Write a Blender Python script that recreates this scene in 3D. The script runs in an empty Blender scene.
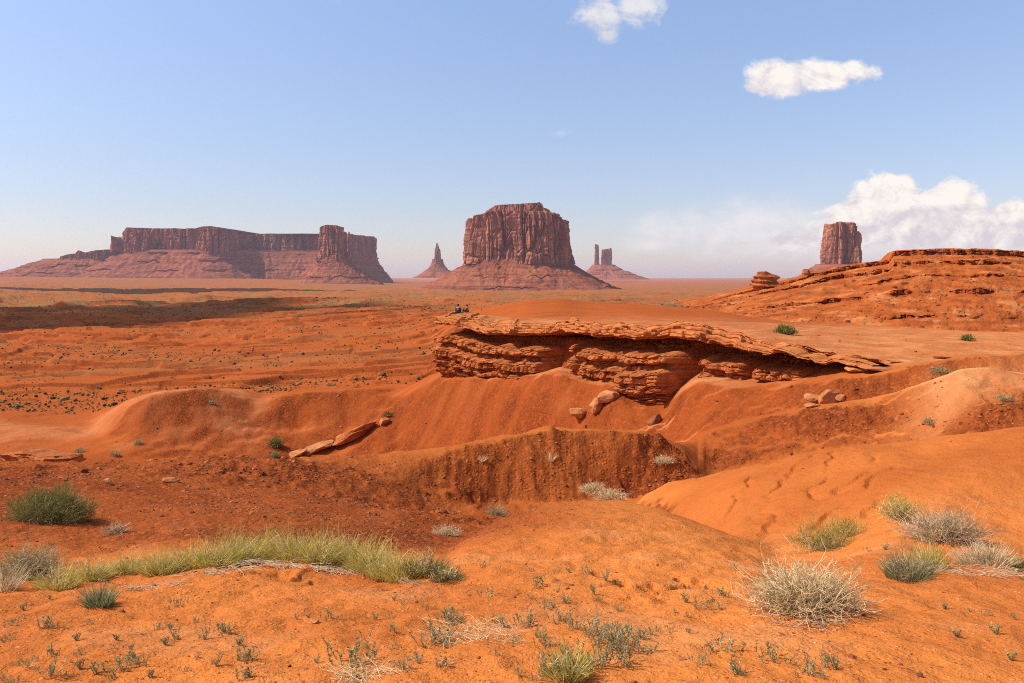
import bpy, bmesh, math, random
import numpy as np

random.seed(7)
rng = np.random.default_rng(11)
C = bpy.context.scene.collection
F, CX, HY = 796.0, 512.0, 276.0          # focal length in pixels, horizon row of a level camera at the origin

def P(x, y, D):
    return np.array([(x - CX) / F * D, D, (HY - y) / F * D])

# ------------------------------------------------------------------ noise
_perm = np.random.default_rng(3).permutation(1024)
_perm = np.concatenate([_perm, _perm, _perm])
_ang = np.random.default_rng(4).random(1024) * 2 * np.pi
_g2x, _g2y = np.cos(_ang), np.sin(_ang)
_g3 = np.random.default_rng(5).normal(size=(1024, 3)); _g3 /= np.linalg.norm(_g3, axis=1)[:, None]

def perlin2(x, y, seed=0):
    x = np.asarray(x, float) + seed * 37.17; y = np.asarray(y, float) + seed * 91.73
    xi = np.floor(x).astype(np.int64); yi = np.floor(y).astype(np.int64)
    fx, fy = x - xi, y - yi
    u = fx * fx * fx * (fx * (fx * 6 - 15) + 10); v = fy * fy * fy * (fy * (fy * 6 - 15) + 10)
    def g(ix, iy, dx, dy):
        h = _perm[(_perm[ix & 1023] + iy) & 1023]
        return _g2x[h] * dx + _g2y[h] * dy
    a = g(xi, yi, fx, fy); b = g(xi + 1, yi, fx - 1, fy)
    c = g(xi, yi + 1, fx, fy - 1); d = g(xi + 1, yi + 1, fx - 1, fy - 1)
    return 1.5 * ((a + (b - a) * u) + ((c + (d - c) * u) - (a + (b - a) * u)) * v)

def perlin3(x, y, z, seed=0):
    x = np.asarray(x, float) + seed * 37.17; y = np.asarray(y, float) + seed * 91.73; z = np.asarray(z, float) + seed * 13.31
    x, y, z = np.broadcast_arrays(x, y, z)
    xi, yi, zi = (np.floor(t).astype(np.int64) for t in (x, y, z))
    fx, fy, fz = x - xi, y - yi, z - zi
    s = lambda f: f * f * f * (f * (f * 6 - 15) + 10)
    u, v, w = s(fx), s(fy), s(fz)
    out = 0
    for i in (0, 1):
        for j in (0, 1):
            for k in (0, 1):
                h = _perm[(_perm[(_perm[(xi + i) & 1023] + yi + j) & 1023] + zi + k) & 1023]
                g = _g3[h]
                d = g[..., 0] * (fx - i) + g[..., 1] * (fy - j) + g[..., 2] * (fz - k)
                out = out + d * (u if i else 1 - u) * (v if j else 1 - v) * (w if k else 1 - w)
    return 1.5 * out

def fbm2(x, y, octs=4, seed=0, gain=.5):
    a, s, o = 1.0, 0.0, 0.0
    for i in range(octs):
        o = o + a * perlin2(x * 2 ** i, y * 2 ** i, seed + i); s += a; a *= gain
    return o / s

def fbm3(x, y, z, octs=4, seed=0, gain=.5):
    a, s, o = 1.0, 0.0, 0.0
    for i in range(octs):
        o = o + a * perlin3(x * 2 ** i, y * 2 ** i, z * 2 ** i, seed + i); s += a; a *= gain
    return o / s

_cr = np.random.default_rng(6).random((1024, 3))
def worley3(x, y, z, seed=0):
    """F1, F2 and a random value of the nearest cell."""
    x = np.asarray(x, float) + seed * 17.3; y = np.asarray(y, float) + seed * 5.7; z = np.asarray(z, float) + seed * 29.1
    x, y, z = np.broadcast_arrays(x, y, z)
    xi, yi, zi = (np.floor(t).astype(np.int64) for t in (x, y, z))
    f1 = np.full(x.shape, 9.0); f2 = np.full(x.shape, 9.0); cid = np.zeros(x.shape)
    for i in (-1, 0, 1):
        for j in (-1, 0, 1):
            for k in (-1, 0, 1):
                h = _perm[(_perm[(_perm[(xi + i) & 1023] + yi + j) & 1023] + zi + k) & 1023]
                r = _cr[h]
                d = np.sqrt((xi + i + r[..., 0] - x) ** 2 + (yi + j + r[..., 1] - y) ** 2 + (zi + k + r[..., 2] - z) ** 2)
                near = d < f1
                f2 = np.where(near, f1, np.minimum(f2, d)); cid = np.where(near, r[..., 0], cid); f1 = np.where(near, d, f1)
    return f1, f2, cid

def sstep(a, b, x):
    t = np.clip((x - a) / (b - a), 0, 1); return t * t * (3 - 2 * t)

# ------------------------------------------------------------------ objects
def tag(o, label=None, cat=None, group=None, kind=None):
    if label: o['label'] = label
    if cat: o['category'] = cat
    if group: o['group'] = group
    if kind: o['kind'] = kind
    return o

def empty(name, loc=(0, 0, 0), label=None, cat=None, group=None):
    o = bpy.data.objects.new(name, None); C.objects.link(o); o.location = loc
    o.empty_display_size = .2
    return tag(o, label, cat, group)

def link(name, me, mat, parent=None):
    if mat is not None and not me.materials: me.materials.append(mat)
    o = bpy.data.objects.new(name, me); C.objects.link(o)
    if parent is not None: o.parent = parent
    return o

def mesh_np(name, V, quads=None, tris=None, smooth=True, attrs=None):
    V = np.asarray(V, np.float32).reshape(-1, 3)
    nq = 0 if quads is None else len(quads); nt = 0 if tris is None else len(tris)
    me = bpy.data.meshes.new(name)
    me.vertices.add(len(V)); me.vertices.foreach_set('co', V.ravel())
    loops = []
    if nq: loops.append(np.asarray(quads, np.int32).ravel())
    if nt: loops.append(np.asarray(tris, np.int32).ravel())
    loops = np.concatenate(loops)
    me.loops.add(len(loops)); me.loops.foreach_set('vertex_index', loops)
    me.polygons.add(nq + nt)
    starts = np.concatenate([np.arange(nq) * 4, nq * 4 + np.arange(nt) * 3]).astype(np.int32)
    me.polygons.foreach_set('loop_start', starts)
    me.polygons.foreach_set('use_smooth', np.full(nq + nt, smooth))
    for k, a in (attrs or {}).items():
        at = me.attributes.new(k, 'FLOAT', 'POINT'); at.data.foreach_set('value', np.asarray(a, np.float32).ravel())
    me.update(calc_edges=True); me.validate()
    return me

def grid_faces(nr, nc, wrap=False, flip=False):
    i = np.arange(nr - 1)[:, None]; j = np.arange(nc if wrap else nc - 1)[None, :]
    j2 = (j + 1) % nc
    a = i * nc + j; b = i * nc + j2; c = (i + 1) * nc + j2; d = (i + 1) * nc + j
    q = np.stack(np.broadcast_arrays(a, b, c, d), -1).reshape(-1, 4)
    return q[:, ::-1] if flip else q

class MB:
    """collects verts / faces / a per-vertex tint"""
    def __init__(s): s.v = []; s.q = []; s.t = []; s.tint = []; s.n = 0
    def add(s, v, q=None, t=None, tint=0.5):
        v = np.asarray(v, float).reshape(-1, 3)
        if q is not None and len(q): s.q.append(np.asarray(q) + s.n)
        if t is not None and len(t): s.t.append(np.asarray(t) + s.n)
        s.v.append(v); s.tint.append(np.full(len(v), tint) if np.isscalar(tint) else np.asarray(tint)); s.n += len(v)
    def mesh(s, name, smooth=False):
        return mesh_np(name, np.concatenate(s.v), np.concatenate(s.q) if s.q else None, np.concatenate(s.t) if s.t else None, smooth, {'tint': np.concatenate(s.tint)})
    def blade(s, p, d, L, w, bend, tint, segs=3):
        p = np.array(p, float); d = np.array(d, float); d /= np.linalg.norm(d)
        side = np.cross(d, [0, 0, 1]); nn = np.linalg.norm(side)
        a = random.random() * 6.283
        side = np.array([math.cos(a), math.sin(a), 0]) if nn < .05 else side / nn
        side = side * math.cos(a) + np.cross(side, d) * math.sin(a)
        out = np.array([d[0], d[1], 0]); 
        vs = []; q = p.copy(); dd = d.copy()
        for k in range(segs + 1):
            ww = w * (1 - k / (segs + .35)) * .5
            vs += [q - side * ww, q + side * ww]
            q = q + dd * L / segs; dd = dd + out * bend - np.array([0, 0, bend * .5]); dd /= np.linalg.norm(dd)
        qs = [(2 * k, 2 * k + 1, 2 * k + 3, 2 * k + 2) for k in range(segs)]
        s.add(vs, qs, None, tint)
    def tube(s, pts, r0, r1, tint, sides=3):
        pts = np.asarray(pts, float); n = len(pts); vs = []
        for k in range(n):
            d = pts[min(k + 1, n - 1)] - pts[max(k - 1, 0)]; d /= (np.linalg.norm(d) + 1e-9)
            u = np.cross(d, [.3, .2, 1.0]); u /= (np.linalg.norm(u) + 1e-9); v = np.cross(d, u)
            r = r0 + (r1 - r0) * k / (n - 1)
            for m in range(sides):
                a = 2 * math.pi * m / sides; vs.append(pts[k] + r * (math.cos(a) * u + math.sin(a) * v))
        qs = [(k * sides + m, k * sides + (m + 1) % sides, (k + 1) * sides + (m + 1) % sides, (k + 1) * sides + m) for k in range(n - 1) for m in range(sides)]
        s.add(vs, qs, None, tint)

# ------------------------------------------------------------------ materials
class NT:
    def __init__(s, tree): s.t = tree; s.N = tree.nodes; s.L = tree.links
    def n(s, typ, **kw):
        o = s.N.new(typ)
        for k, v in kw.items():
            if k == 'ins':
                for kk, vv in v.items():
                    if hasattr(vv, 'is_linked') or hasattr(vv, 'links'): s.L.new(vv, o.inputs[kk])
                    else: o.inputs[kk].default_value = vv
            else: setattr(o, k, v)
        return o
    def math(s, op, a, b=0.0, clamp=False):
        o = s.N.new('ShaderNodeMath'); o.operation = op; o.use_clamp = clamp
        for i, v in enumerate((a, b)):
            if hasattr(v, 'links'): s.L.new(v, o.inputs[i])
            else: o.inputs[i].default_value = v
        return o.outputs[0]
    def mix(s, f, a, b, blend='MIX'):
        o = s.N.new('ShaderNodeMix'); o.data_type = 'RGBA'; o.blend_type = blend
        for i, v in ((0, f), (6, a), (7, b)):
            if hasattr(v, 'links'): s.L.new(v, o.inputs[i])
            else: o.inputs[i].default_value = v if i == 0 else (tuple(v) + (1,))[:4]
        return o.outputs[2]
    def ramp(s, f, stops, interp='LINEAR'):
        o = s.N.new('ShaderNodeValToRGB'); o.color_ramp.interpolation = interp
        e = o.color_ramp.elements
        while len(e) < len(stops): e.new(.5)
        for el, (p, c) in zip(e, stops):
            el.position = p; el.color = (c, c, c, 1) if np.isscalar(c) else tuple(c) + (1,)
        s.L.new(f, o.inputs[0]); return o.outputs[0]
    def noise(s, vec, scale, detail=4, rough=.55, dist=0.0):
        o = s.N.new('ShaderNodeTexNoise'); o.inputs['Scale'].default_value = scale; o.inputs['Detail'].default_value = detail
        o.inputs['Roughness'].default_value = rough; o.inputs['Distortion'].default_value = dist
        s.L.new(vec, o.inputs['Vector']); return o.outputs['Fac']
    def voro(s, vec, scale, feature='F1', out='Distance', rand=1.0):
        o = s.N.new('ShaderNodeTexVoronoi'); o.feature = feature; o.inputs['Scale'].default_value = scale
        o.inputs['Randomness'].default_value = rand
        s.L.new(vec, o.inputs['Vector']); return o.outputs[out]
    def mapping(s, vec, scale=(1, 1, 1), loc=(0, 0, 0)):
        o = s.N.new('ShaderNodeMapping'); o.inputs['Scale'].default_value = scale; o.inputs['Location'].default_value = loc
        s.L.new(vec, o.inputs['Vector']); return o.outputs[0]
    def attr(s, name):
        o = s.N.new('ShaderNodeAttribute'); o.attribute_name = name; return o.outputs['Fac']
    def bump(s, h, strength=.5, dist=.05, normal=None):
        o = s.N.new('ShaderNodeBump'); o.inputs['Strength'].default_value = strength; o.inputs['Distance'].default_value = dist
        s.L.new(h, o.inputs['Height'])
        if normal is not None: s.L.new(normal, o.inputs['Normal'])
        return o.outputs[0]

def new_mat(name, rough=.95, spec=.1):
    m = bpy.data.materials.new(name); m.use_nodes = True
    nt = NT(m.node_tree); b = nt.N['Principled BSDF']
    b.inputs['Roughness'].default_value = rough; b.inputs['Specular IOR Level'].default_value = spec
    return m, nt, b

def setc(nt, b, col, normal=None):
    nt.L.new(col, b.inputs['Base Color'])
    if normal is not None: nt.L.new(normal, b.inputs['Normal'])

SAND = (.66, .200, .042); RED = (.38, .080, .016); DARK = (.200, .043, .012); PALE = (.70, .33, .14); SAGE = (.25, .140, .055)

def mat_ground():
    m, nt, b = new_mat('desert_soil', 1.0, 0.03)
    pos = nt.n('ShaderNodeNewGeometry').outputs['Position']
    gr, pa, sg, rd, nr = (nt.attr(k) for k in ('a_grav', 'a_pale', 'a_sage', 'a_red', 'a_near'))
    n1 = nt.noise(pos, .35, 6, .6); n2 = nt.noise(pos, 3.0, 5, .65); n3 = nt.noise(pos, 45, 3, .7)
    base = nt.mix(rd, SAND, RED)
    base = nt.mix(nt.math('MULTIPLY', pa, nt.ramp(n2, [(.25, .35), (.7, 1.0)])), base, PALE)
    base = nt.mix(nt.math('MULTIPLY', nt.ramp(n1, [(.40, 0.0), (.60, 1.0)]), .46), base, RED)
    # pebbly dark gravel
    vc = nt.voro(pos, 9.0, 'F1', 'Color'); vr = nt.n('ShaderNodeSeparateColor', ins={0: vc}).outputs[0]
    vd = nt.voro(pos, 9.0, 'F1', 'Distance')
    stone = nt.math('MULTIPLY', nt.ramp(vr, [(.35, 0.0), (.6, 1.0)]), nt.ramp(vd, [(.1, 1.0), (.55, .0)]))
    gcol = nt.mix(nt.ramp(n2, [(.3, 0.0), (.7, 1.0)]), nt.mix(.5, RED, DARK), DARK)
    gcol = nt.mix(1.0, gcol, nt.ramp(vr, [(0.0, .70), (.8, 1.15), (.9, 1.2), (.95, 1.6)]), 'MULTIPLY')
    base = nt.mix(nt.math('MULTIPLY', gr, nt.ramp(n2, [(.25, .72), (.5, 1.0)])), base, gcol)
    base = nt.mix(nt.math('MULTIPLY', sg, nt.ramp(nt.noise(nt.mapping(pos, (.025, .09, .05)), 1.0, 9, .76), [(.42, 0.0), (.56, 1.0)])), base, SAGE)
    dk = nt.noise(nt.mapping(pos, (.03, .16, .1), (3, 8, 0)), 1.0, 9, .74)
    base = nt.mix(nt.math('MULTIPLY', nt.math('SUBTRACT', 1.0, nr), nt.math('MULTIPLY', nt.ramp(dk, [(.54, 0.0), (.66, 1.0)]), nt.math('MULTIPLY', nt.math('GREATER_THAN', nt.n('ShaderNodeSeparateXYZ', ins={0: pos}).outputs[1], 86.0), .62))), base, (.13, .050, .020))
    # fine grain
    base = nt.mix(1.0, base, nt.ramp(n3, [(.25, .68), (.55, 1.0), (.8, 1.18)]), 'MULTIPLY')
    v2 = nt.voro(pos, 30.0, 'F1', 'Color'); v2r = nt.n('ShaderNodeSeparateColor', ins={0: v2}).outputs[1]
    v2d = nt.voro(pos, 30.0, 'F1', 'Distance')
    peb = nt.math('MULTIPLY', nt.ramp(v2r, [(.72, 0.0), (.8, 1.0)]), nt.ramp(v2d, [(.3, 1.0), (.42, 0.0)]))
    base = nt.mix(nt.math('MULTIPLY', nt.math('MULTIPLY', peb, nr), .6), base, nt.mix(nt.ramp(v2r, [(.85, 0.0), (.9, 1.0)]), (.30, .075, .02), (.70, .32, .13)))
    h = nt.math('ADD', nt.math('MULTIPLY', n2, .9), nt.math('MULTIPLY', n3, .16))
    h = nt.math('ADD', h, nt.math('MULTIPLY', peb, .08))
    h = nt.math('ADD', h, nt.math('MULTIPLY', nt.math('MULTIPLY', stone, gr), .55))
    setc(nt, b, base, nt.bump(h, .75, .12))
    return m

def mat_rock(name, c1, c2, c3, sc=1.0, band=6.0, bump=.25, streak=None, dust=None):
    """bedded sandstone; c2 dark varnish, c3 pale bed; sc = features per metre"""
    m, nt, b = new_mat(name, .92, .12)
    pos = nt.n('ShaderNodeNewGeometry').outputs['Position']
    wob = nt.noise(pos, .6 * sc, 3, .5)
    beds = nt.noise(nt.mapping(pos, (.25 * sc, .25 * sc, band * sc)), 1.0, 5, .65, .3)
    blot = nt.noise(pos, 1.2 * sc, 6, .65)
    col = nt.mix(nt.ramp(beds, [(.35, 0.0), (.6, 1.0)]), c1, c3)
    col = nt.mix(nt.math('MULTIPLY', nt.ramp(blot, [(.40, 0.0), (.62, 1.0)]), .7), col, c2)
    if streak:
        st = nt.noise(nt.mapping(pos, (streak, streak, streak * .10)), 1.0, 6, .7)
        col = nt.mix(nt.math('MULTIPLY', nt.ramp(st, [(.42, 0.0), (.60, 1.0)]), .85), col, c2)
    if dust:
        nz_ = nt.n('ShaderNodeSeparateXYZ', ins={0: nt.n('ShaderNodeNewGeometry').outputs['True Normal']}).outputs[2]
        dm = nt.math('MULTIPLY', nt.ramp(nz_, [(.72, 0.0), (.94, 1.0)]), nt.ramp(nt.noise(pos, .9 * sc, 5, .6), [(.3, .35), (.55, 1.0)]))
        col = nt.mix(dm, col, dust)
    g = nt.noise(pos, 14 * sc, 4, .7)
    col = nt.mix(1.0, col, nt.ramp(g, [(.25, .72), (.75, 1.15)]), 'MULTIPLY')
    h = nt.math('ADD', nt.math('MULTIPLY', beds, .6), nt.math('ADD', nt.math('MULTIPLY', blot, .5), nt.math('MULTIPLY', g, .25)))
    setc(nt, b, col, nt.bump(h, .8, bump))
    return m

def mat_talus():
    m, nt, b = new_mat('butte_talus', 1.0, .03)
    pos = nt.n('ShaderNodeNewGeometry').outputs['Position']
    beds = nt.noise(nt.mapping(pos, (.002, .002, .075)), 1.0, 7, .75, .15)
    n = nt.noise(pos, .02, 8, .7); f = nt.noise(pos, .12, 6, .75)
    col = nt.mix(nt.ramp(beds, [(.42, 0.0), (.54, 1.0)]), (.36, .105, .045), (.20, .056, .030))
    col = nt.mix(nt.ramp(n, [(.45, 0.0), (.68, .7)]), col, (.42, .15, .07))
    col = nt.mix(nt.ramp(f, [(.52, 0.0), (.66, .8)]), col, (.16, .065, .04))
    setc(nt, b, col, nt.bump(nt.math('ADD', f, n), .9, 5.0))
    return m

def mat_plant(name, dark, light, rough=.8, trans=.3):
    m, nt, b = new_mat(name, rough, .15)
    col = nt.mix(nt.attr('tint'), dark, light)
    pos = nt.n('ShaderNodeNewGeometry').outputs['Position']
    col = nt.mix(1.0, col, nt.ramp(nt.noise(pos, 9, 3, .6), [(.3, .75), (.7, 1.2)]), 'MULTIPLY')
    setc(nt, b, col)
    tr = nt.n('ShaderNodeBsdfTranslucent'); nt.L.new(col, tr.inputs['Color'])
    mx = nt.n('ShaderNodeMixShader', ins={0: trans, 1: b.outputs[0], 2: tr.outputs[0]})
    if trans: nt.L.new(mx.outputs[0], nt.N['Material Output'].inputs['Surface'])
    return m

def mat_plain(name, c, rough=.8, sc=40.0):
    m, nt, b = new_mat(name, rough, .2)
    pos = nt.n('ShaderNodeNewGeometry').outputs['Position']
    setc(nt, b, nt.mix(1.0, c, nt.ramp(nt.noise(pos, sc, 4, .6), [(.3, .8), (.7, 1.15)]), 'MULTIPLY'))
    return m

M = dict(
    ground=mat_ground(),
    ledge=mat_rock('ledge_sandstone', (.46, .122, .030), (.23, .055, .016), (.55, .18, .050), 1.0, 5.0, .12),
    cap=mat_rock('ledge_cap_sandstone', (.50, .150, .036), (.26, .066, .018), (.57, .195, .055), .8, 5.0, .12, dust=(.58, .180, .044)),
    hillrock=mat_rock('hill_rock', (.42, .115, .032), (.22, .055, .019), (.50, .16, .050), .35, 3.0, .35),
    boulder=mat_rock('boulder_sandstone', (.52, .19, .062), (.30, .090, .030), (.60, .25, .088), 1.6, 4.0, .06),
    darkrock=mat_rock('dark_boulder', (.27, .072, .024), (.14, .036, .014), (.34, .11, .045), 1.6, 4.0, .06),
    cliff=mat_rock('butte_cliff', (.47, .155, .068), (.19, .060, .034), (.53, .21, .10), .02, 4.0, 5.0, .035),
    talus=mat_talus(),
    grass=mat_plant('yellow_green_grass', (.33, .265, .035), (.86, .72, .20)),
    broom=mat_plant('green_broom', (.11, .135, .022), (.44, .43, .10)),
    green=mat_plant('green_shrub', (.075, .080, .018), (.33, .29, .075)),
    sage=mat_plant('grey_green_sage', (.15, .165, .065), (.44, .43, .20)),
    dry=mat_plant('dry_grey_twigs', (.42, .27, .13), (.86, .66, .40)),
    straw=mat_plant('straw', (.60, .41, .18), (.95, .77, .45)),
    stone=mat_plant('loose_stones', (.13, .034, .011), (.44, .14, .05), .9, 0),
    scrub=mat_plant('far_scrub', (.10, .072, .026), (.34, .25, .10)),
    road=mat_plain('pale_dirt_road', (.66, .36, .22), 1.0, .3),
    skin=mat_plain('skin', (.42, .22, .14)), darkcloth=mat_plain('dark_blue_cloth', (.035, .045, .06)),
    redcloth=mat_plain('dull_red_cloth', (.30, .07, .055)), jeans=mat_plain('dark_trousers', (.025, .028, .04)),
    hair=mat_plain('black_hair', (.012, .010, .010)), cloud=mat_plain('cloud_white', (.8, .8, .82)),
)

# ------------------------------------------------------------------ terrain
# Edge of the sandstone point: a straight line in plan running from far left to near right
LA, LB = np.array([-7.0, 70.0]), np.array([16.1, 38.0])
def edgeY(x):
    u = (np.asarray(x, float) - CX) / F
    t = (70 * u + 7) / (23.1 + 32 * u)
    return 70 - 32 * np.clip(t, 0, 1.06)

E = lambda x, d=0: float(edgeY(x)) + d
# Guide curves: (pixel column, depth, value); value > 0 is an image row seen there, value < 0 a height below the eye
G = [
 [(0,.8,-1.72),(1024,.8,-1.72)],
 [(0,2.2,-1.82),(1024,2.2,-1.82)],
 [(0,4.2,683),(300,4.1,683),(512,4.0,683),(800,4.1,683),(1024,4.2,683)],
 [(0,5.6,622),(200,5.8,616),(450,6.4,600),(600,6.6,590),(720,6.4,596),(805,6.0,603),(1024,6.0,603)],
 [(0,8.0,578),(100,8.0,574),(200,8.2,564),(300,8.3,562),(380,8.2,572),(450,9,560),(500,12.3,521),(560,14,504),(620,14.5,502),(660,14,509),(700,13,523),(740,12.3,537),(775,11.8,548),(830,11.3,545),(900,11,521),(950,10.3,532),(1024,10,542)],
 [(0,9.6,556),(100,9.8,554),(200,10,547),(300,10.5,546),(400,11.5,548),(450,14.3,541),(500,18,-5.7),(560,20.5,-6.7),(620,21.2,-7.0),(660,19.5,-6.4),(700,16.2,-5.2),(740,13.7,-4.45),(775,12.8,-4.2),(830,12.3,536),(900,11.9,512),(950,11.6,514),(1024,11.4,520)],
 [(0,12,521),(100,12.3,525),(200,13.5,510),(300,15,506),(400,17,516),(450,20.5,520),(500,23,-6.95),(560,23.3,-7.2),(620,23,-7.15),(645,22,499),(680,21,487),(740,19.5,471),(800,18.3,459),(860,17.5,451),(920,17,447),(970,16.5,438),(1024,16,433)],
 [(0,14,500),(100,14.5,500),(200,16.5,490),(300,19,490),(400,22.3,500),(450,24,505),(500,25,505),(560,25.5,503),(620,25.8,500),(660,26,495),(700,26.5,486),(740,27,-6.9),(800,27,-6.6),(860,26,-6.2),(920,24.5,-5.6),(970,23,-5.0),(1024,22,-4.6)],
 [(0,20,463),(100,20.5,464),(200,22,463),(300,24,461),(380,26,458),(420,26.7,452),(470,27.3,443),(540,28,433),(590,28.3,429),(640,28.5,431),(664,28.5,438),(682,28.4,447),(700,28.2,467),(714,28.2,481),(740,28.8,472),(800,28.6,459),(860,28,450),(920,26.5,447),(970,25,438),(1024,24,434)],
 [(0,32,-9),(200,33,-9.4),(420,34,-9.6),(600,34,-9.4),(650,34,-8.4),(680,33.8,-7.2),(700,33.5,433),(760,33,417),(820,32.5,406),(870,32,397),(900,31,391),(930,30,381),(960,29,368),(990,28.5,367),(1024,28,374)],
 [(0,55,-12.6),(100,58,-13.8),(200,60,-14.8),(300,61,-15.2),(400,60,-15),(450,58,-14.2),(500,53,-12.4),(550,49,-11.2),(600,46,-10.6),(650,42,-9.5),(700,39,-8.0),(760,36.5,-6.9),(820,35.2,-6.2),(870,34,-5.6),(930,33.2,-4.8),(1024,33,-4.3)],
 # foot of the point's rock wall / face of the left mounds
 [(0,66,446),(100,66,443),(135,66,436),(200,67,428),(250,69,424),(300,70.3,424),(350,71,412),(400,71,398),(436,E(436)-1,380),(470,E(470,-1.0),379),(500,E(500,-1.0),379),(525,E(525,-1.0),374),(546,E(546,-1.0),376),(560,E(560,-1.0),374),(573,E(573,-1.0),380),(592,E(592,-1.0),385),(615,E(615,-1.0),384),(632,E(632,-1.0),399),(665,E(665),401),(682,E(682,-1.0),390),(700,E(700,-1.0),382),(740,E(740,-1.0),388),(765,E(765,-1.0),389),(800,E(800,-1.0),384),(850,E(850,-1.0),380),(900,36.3,370),(950,35.5,360),(1024,35,352)],
 # same foot carried back under the wall (filled in below)
 'FOOT',
 # crest of the left mounds / under the cap slab
 [(0,85,416),(60,80,425),(90,74,433),(110,72,420),(135,70,402),(165,70,392),(200,72,389),(240,74,393),(262,74,400),(300,74,393),(350,74,391),(400,74,388),(436,73.5,379),(456,73,385),(474,E(450,3.6),-4.6),(500,E(500,3.6),-4.6),(600,E(600,3.6),-4.6),(700,E(700,3.6),-4.75),(800,E(800,3.6),-4.75),(850,E(850,3.6),-4.7),(900,39.5,-4.45),(950,39,-4.35),(1024,39,-4.3)],
 [(0,97,-15.6),(60,96,-15.6),(100,94,-15.4),(165,92,-14.2),(250,92,-13.6),(350,92,-13.5),(400,90,-13.0),(440,88,-12.5),(466,80,-4.6),(480,80,316.5),(525,78,319),(570,74,322.5),(620,72,326),(700,68,329),(770,66,330),(870,62,339),(950,60,344),(1024,60,349)],
 [(0,130,381),(200,130,376),(300,130,371),(400,130,366),(434,130,362),(452,110,-9.8),(500,110,-9.3),(600,105,-8.2),(700,100,-7.2),(770,95,327.5),(870,88,335),(950,88,337),(1024,86,341)],
 [(0,200,346),(200,200,346),(300,200,341),(400,200,336),(450,195,324),(480,190,312),(500,185,306),(530,180,300),(560,180,299),(580,178,303),(640,175,306),(700,172,310),(750,150,319),(800,130,325),(900,130,329),(1024,125,334)],
 [(0,300,330),(200,300,328),(400,300,318),(460,310,-15),(530,300,-16),(700,300,-16),(800,300,-14),(1024,300,-13)],
 [(0,800,-25),(1024,800,-26)],
 [(0,1500,-34),(500,1500,-36),(1024,1500,-36)],
 [(0,3000,-38),(300,3000,-46),(450,3000,-54),(1024,3000,-54)],
 [(0,5000,-8),(250,5000,-22),(400,5000,-52),(1024,5000,-58)],
 [(0,9000,30),(100,9000,20),(250,9000,0),(420,9000,-62),(1024,9000,-63)],
 [(0,26000,-68),(1024,26000,-68)],
]
UMAX = .72
fi = G.index('FOOT'); lo_, hi_ = G[fi - 1], G[fi + 1]
G[fi] = []
for x_, d_, v_ in lo_:
    d2_ = float(np.interp(x_, [q[0] for q in hi_], [q[1] for q in hi_]))
    zl = (HY - v_) / F * d_ if v_ > 0 else v_
    zh = float(np.interp(x_, [q[0] for q in hi_], [(HY - q[2]) / F * q[1] if q[2] > 0 else q[2] for q in hi_]))
    if 436 <= x_ <= 860: G[fi].append((x_, E(x_, 2.3), min(zl + .25, -.5)))
    else: G[fi].append((x_, .5 * (d_ + d2_), min(.45 * zl + .55 * zh, -.5)))
u_in = np.linspace(-UMAX, UMAX, 1180)
phi_in = np.arctan(u_in)
nout = 46
phi_r = phi_in[-1] + (math.pi - phi_in[-1]) * (np.arange(1, nout + 1) / nout) ** 1.0
phi = np.concatenate([-phi_r[::-1][1:], phi_in, phi_r])
phic = np.clip(phi, phi_in[0], phi_in[-1])
ucol = np.tan(phic); xcol = CX + F * ucol
dirx = np.sin(phi) / np.cos(phic); diry = np.cos(phi) / np.cos(phic)
rows = [.8]
while rows[-1] < 26000:
    D = rows[-1]
    k = .0125 if D < 3 else .0042 if D < 82 else .0042 + .0016 * min(1, (D - 82) / 60) if D < 700 else .011 if D < 4000 else .03
    rows.append(D * (1 + k))
rows = np.array(rows)
NR, NC = len(rows), len(phi)

def gauss_smooth(a, sig):
    k = np.arange(-int(3 * sig), int(3 * sig) + 1); w = np.exp(-.5 * (k / sig) ** 2); w /= w.sum()
    return np.convolve(np.pad(a, len(k) // 2, mode='edge'), w, 'valid')

KD, KZ = [], []
for gi, g in enumerate(G):
    xs = np.array([q[0] for q in g], float); ds = np.array([q[1] for q in g], float)
    zs = np.array([(HY - q[2]) / F * q[1] if (q[2] > 0 and q[1] < 1000) else q[2] for q in g], float)
    xi = CX + F * u_in
    Dk = gauss_smooth(np.interp(xi, xs, ds), 5); Zk = gauss_smooth(np.interp(xi, xs, zs), 5)
    KD.append(np.concatenate([np.full(nout - 1, Dk[0]), Dk, np.full(nout, Dk[-1])]))
    KZ.append(np.concatenate([np.full(nout - 1, Zk[0]), Zk, np.full(nout, Zk[-1])]))
KD, KZ = np.array(KD), np.array(KZ)
for k in range(1, len(KD)): KD[k] = np.maximum(KD[k], KD[k - 1] * 1.012)
h = np.diff(KD, axis=0); dl = np.diff(KZ, axis=0) / h
sl = np.zeros_like(KZ)
same = dl[:-1] * dl[1:] > 0
w1, w2 = 2 * h[1:] + h[:-1], h[1:] + 2 * h[:-1]
with np.errstate(divide='ignore', invalid='ignore'):
    sl[1:-1] = np.where(same, (w1 + w2) / (w1 / dl[:-1] + w2 / dl[1:]), 0)
sl[0], sl[-1] = dl[0], dl[-1]
Z = np.empty((NR, NC))
for i, D in enumerate(rows):
    k = np.clip((KD <= D).sum(0) - 1, 0, len(KD) - 2); c = np.arange(NC)
    hh = h[k, c]; t = np.clip((D - KD[k, c]) / hh, 0, 1)
    Z[i] = ((1 + 2 * t) * (1 - t) ** 2 * KZ[k, c] + t * (1 - t) ** 2 * hh * sl[k, c]
            + t * t * (3 - 2 * t) * KZ[k + 1, c] + t * t * (t - 1) * hh * sl[k + 1, c])
X = rows[:, None] * dirx[None]; Y = rows[:, None] * diry[None]; DD = np.broadcast_to(rows[:, None], X.shape)
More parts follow.
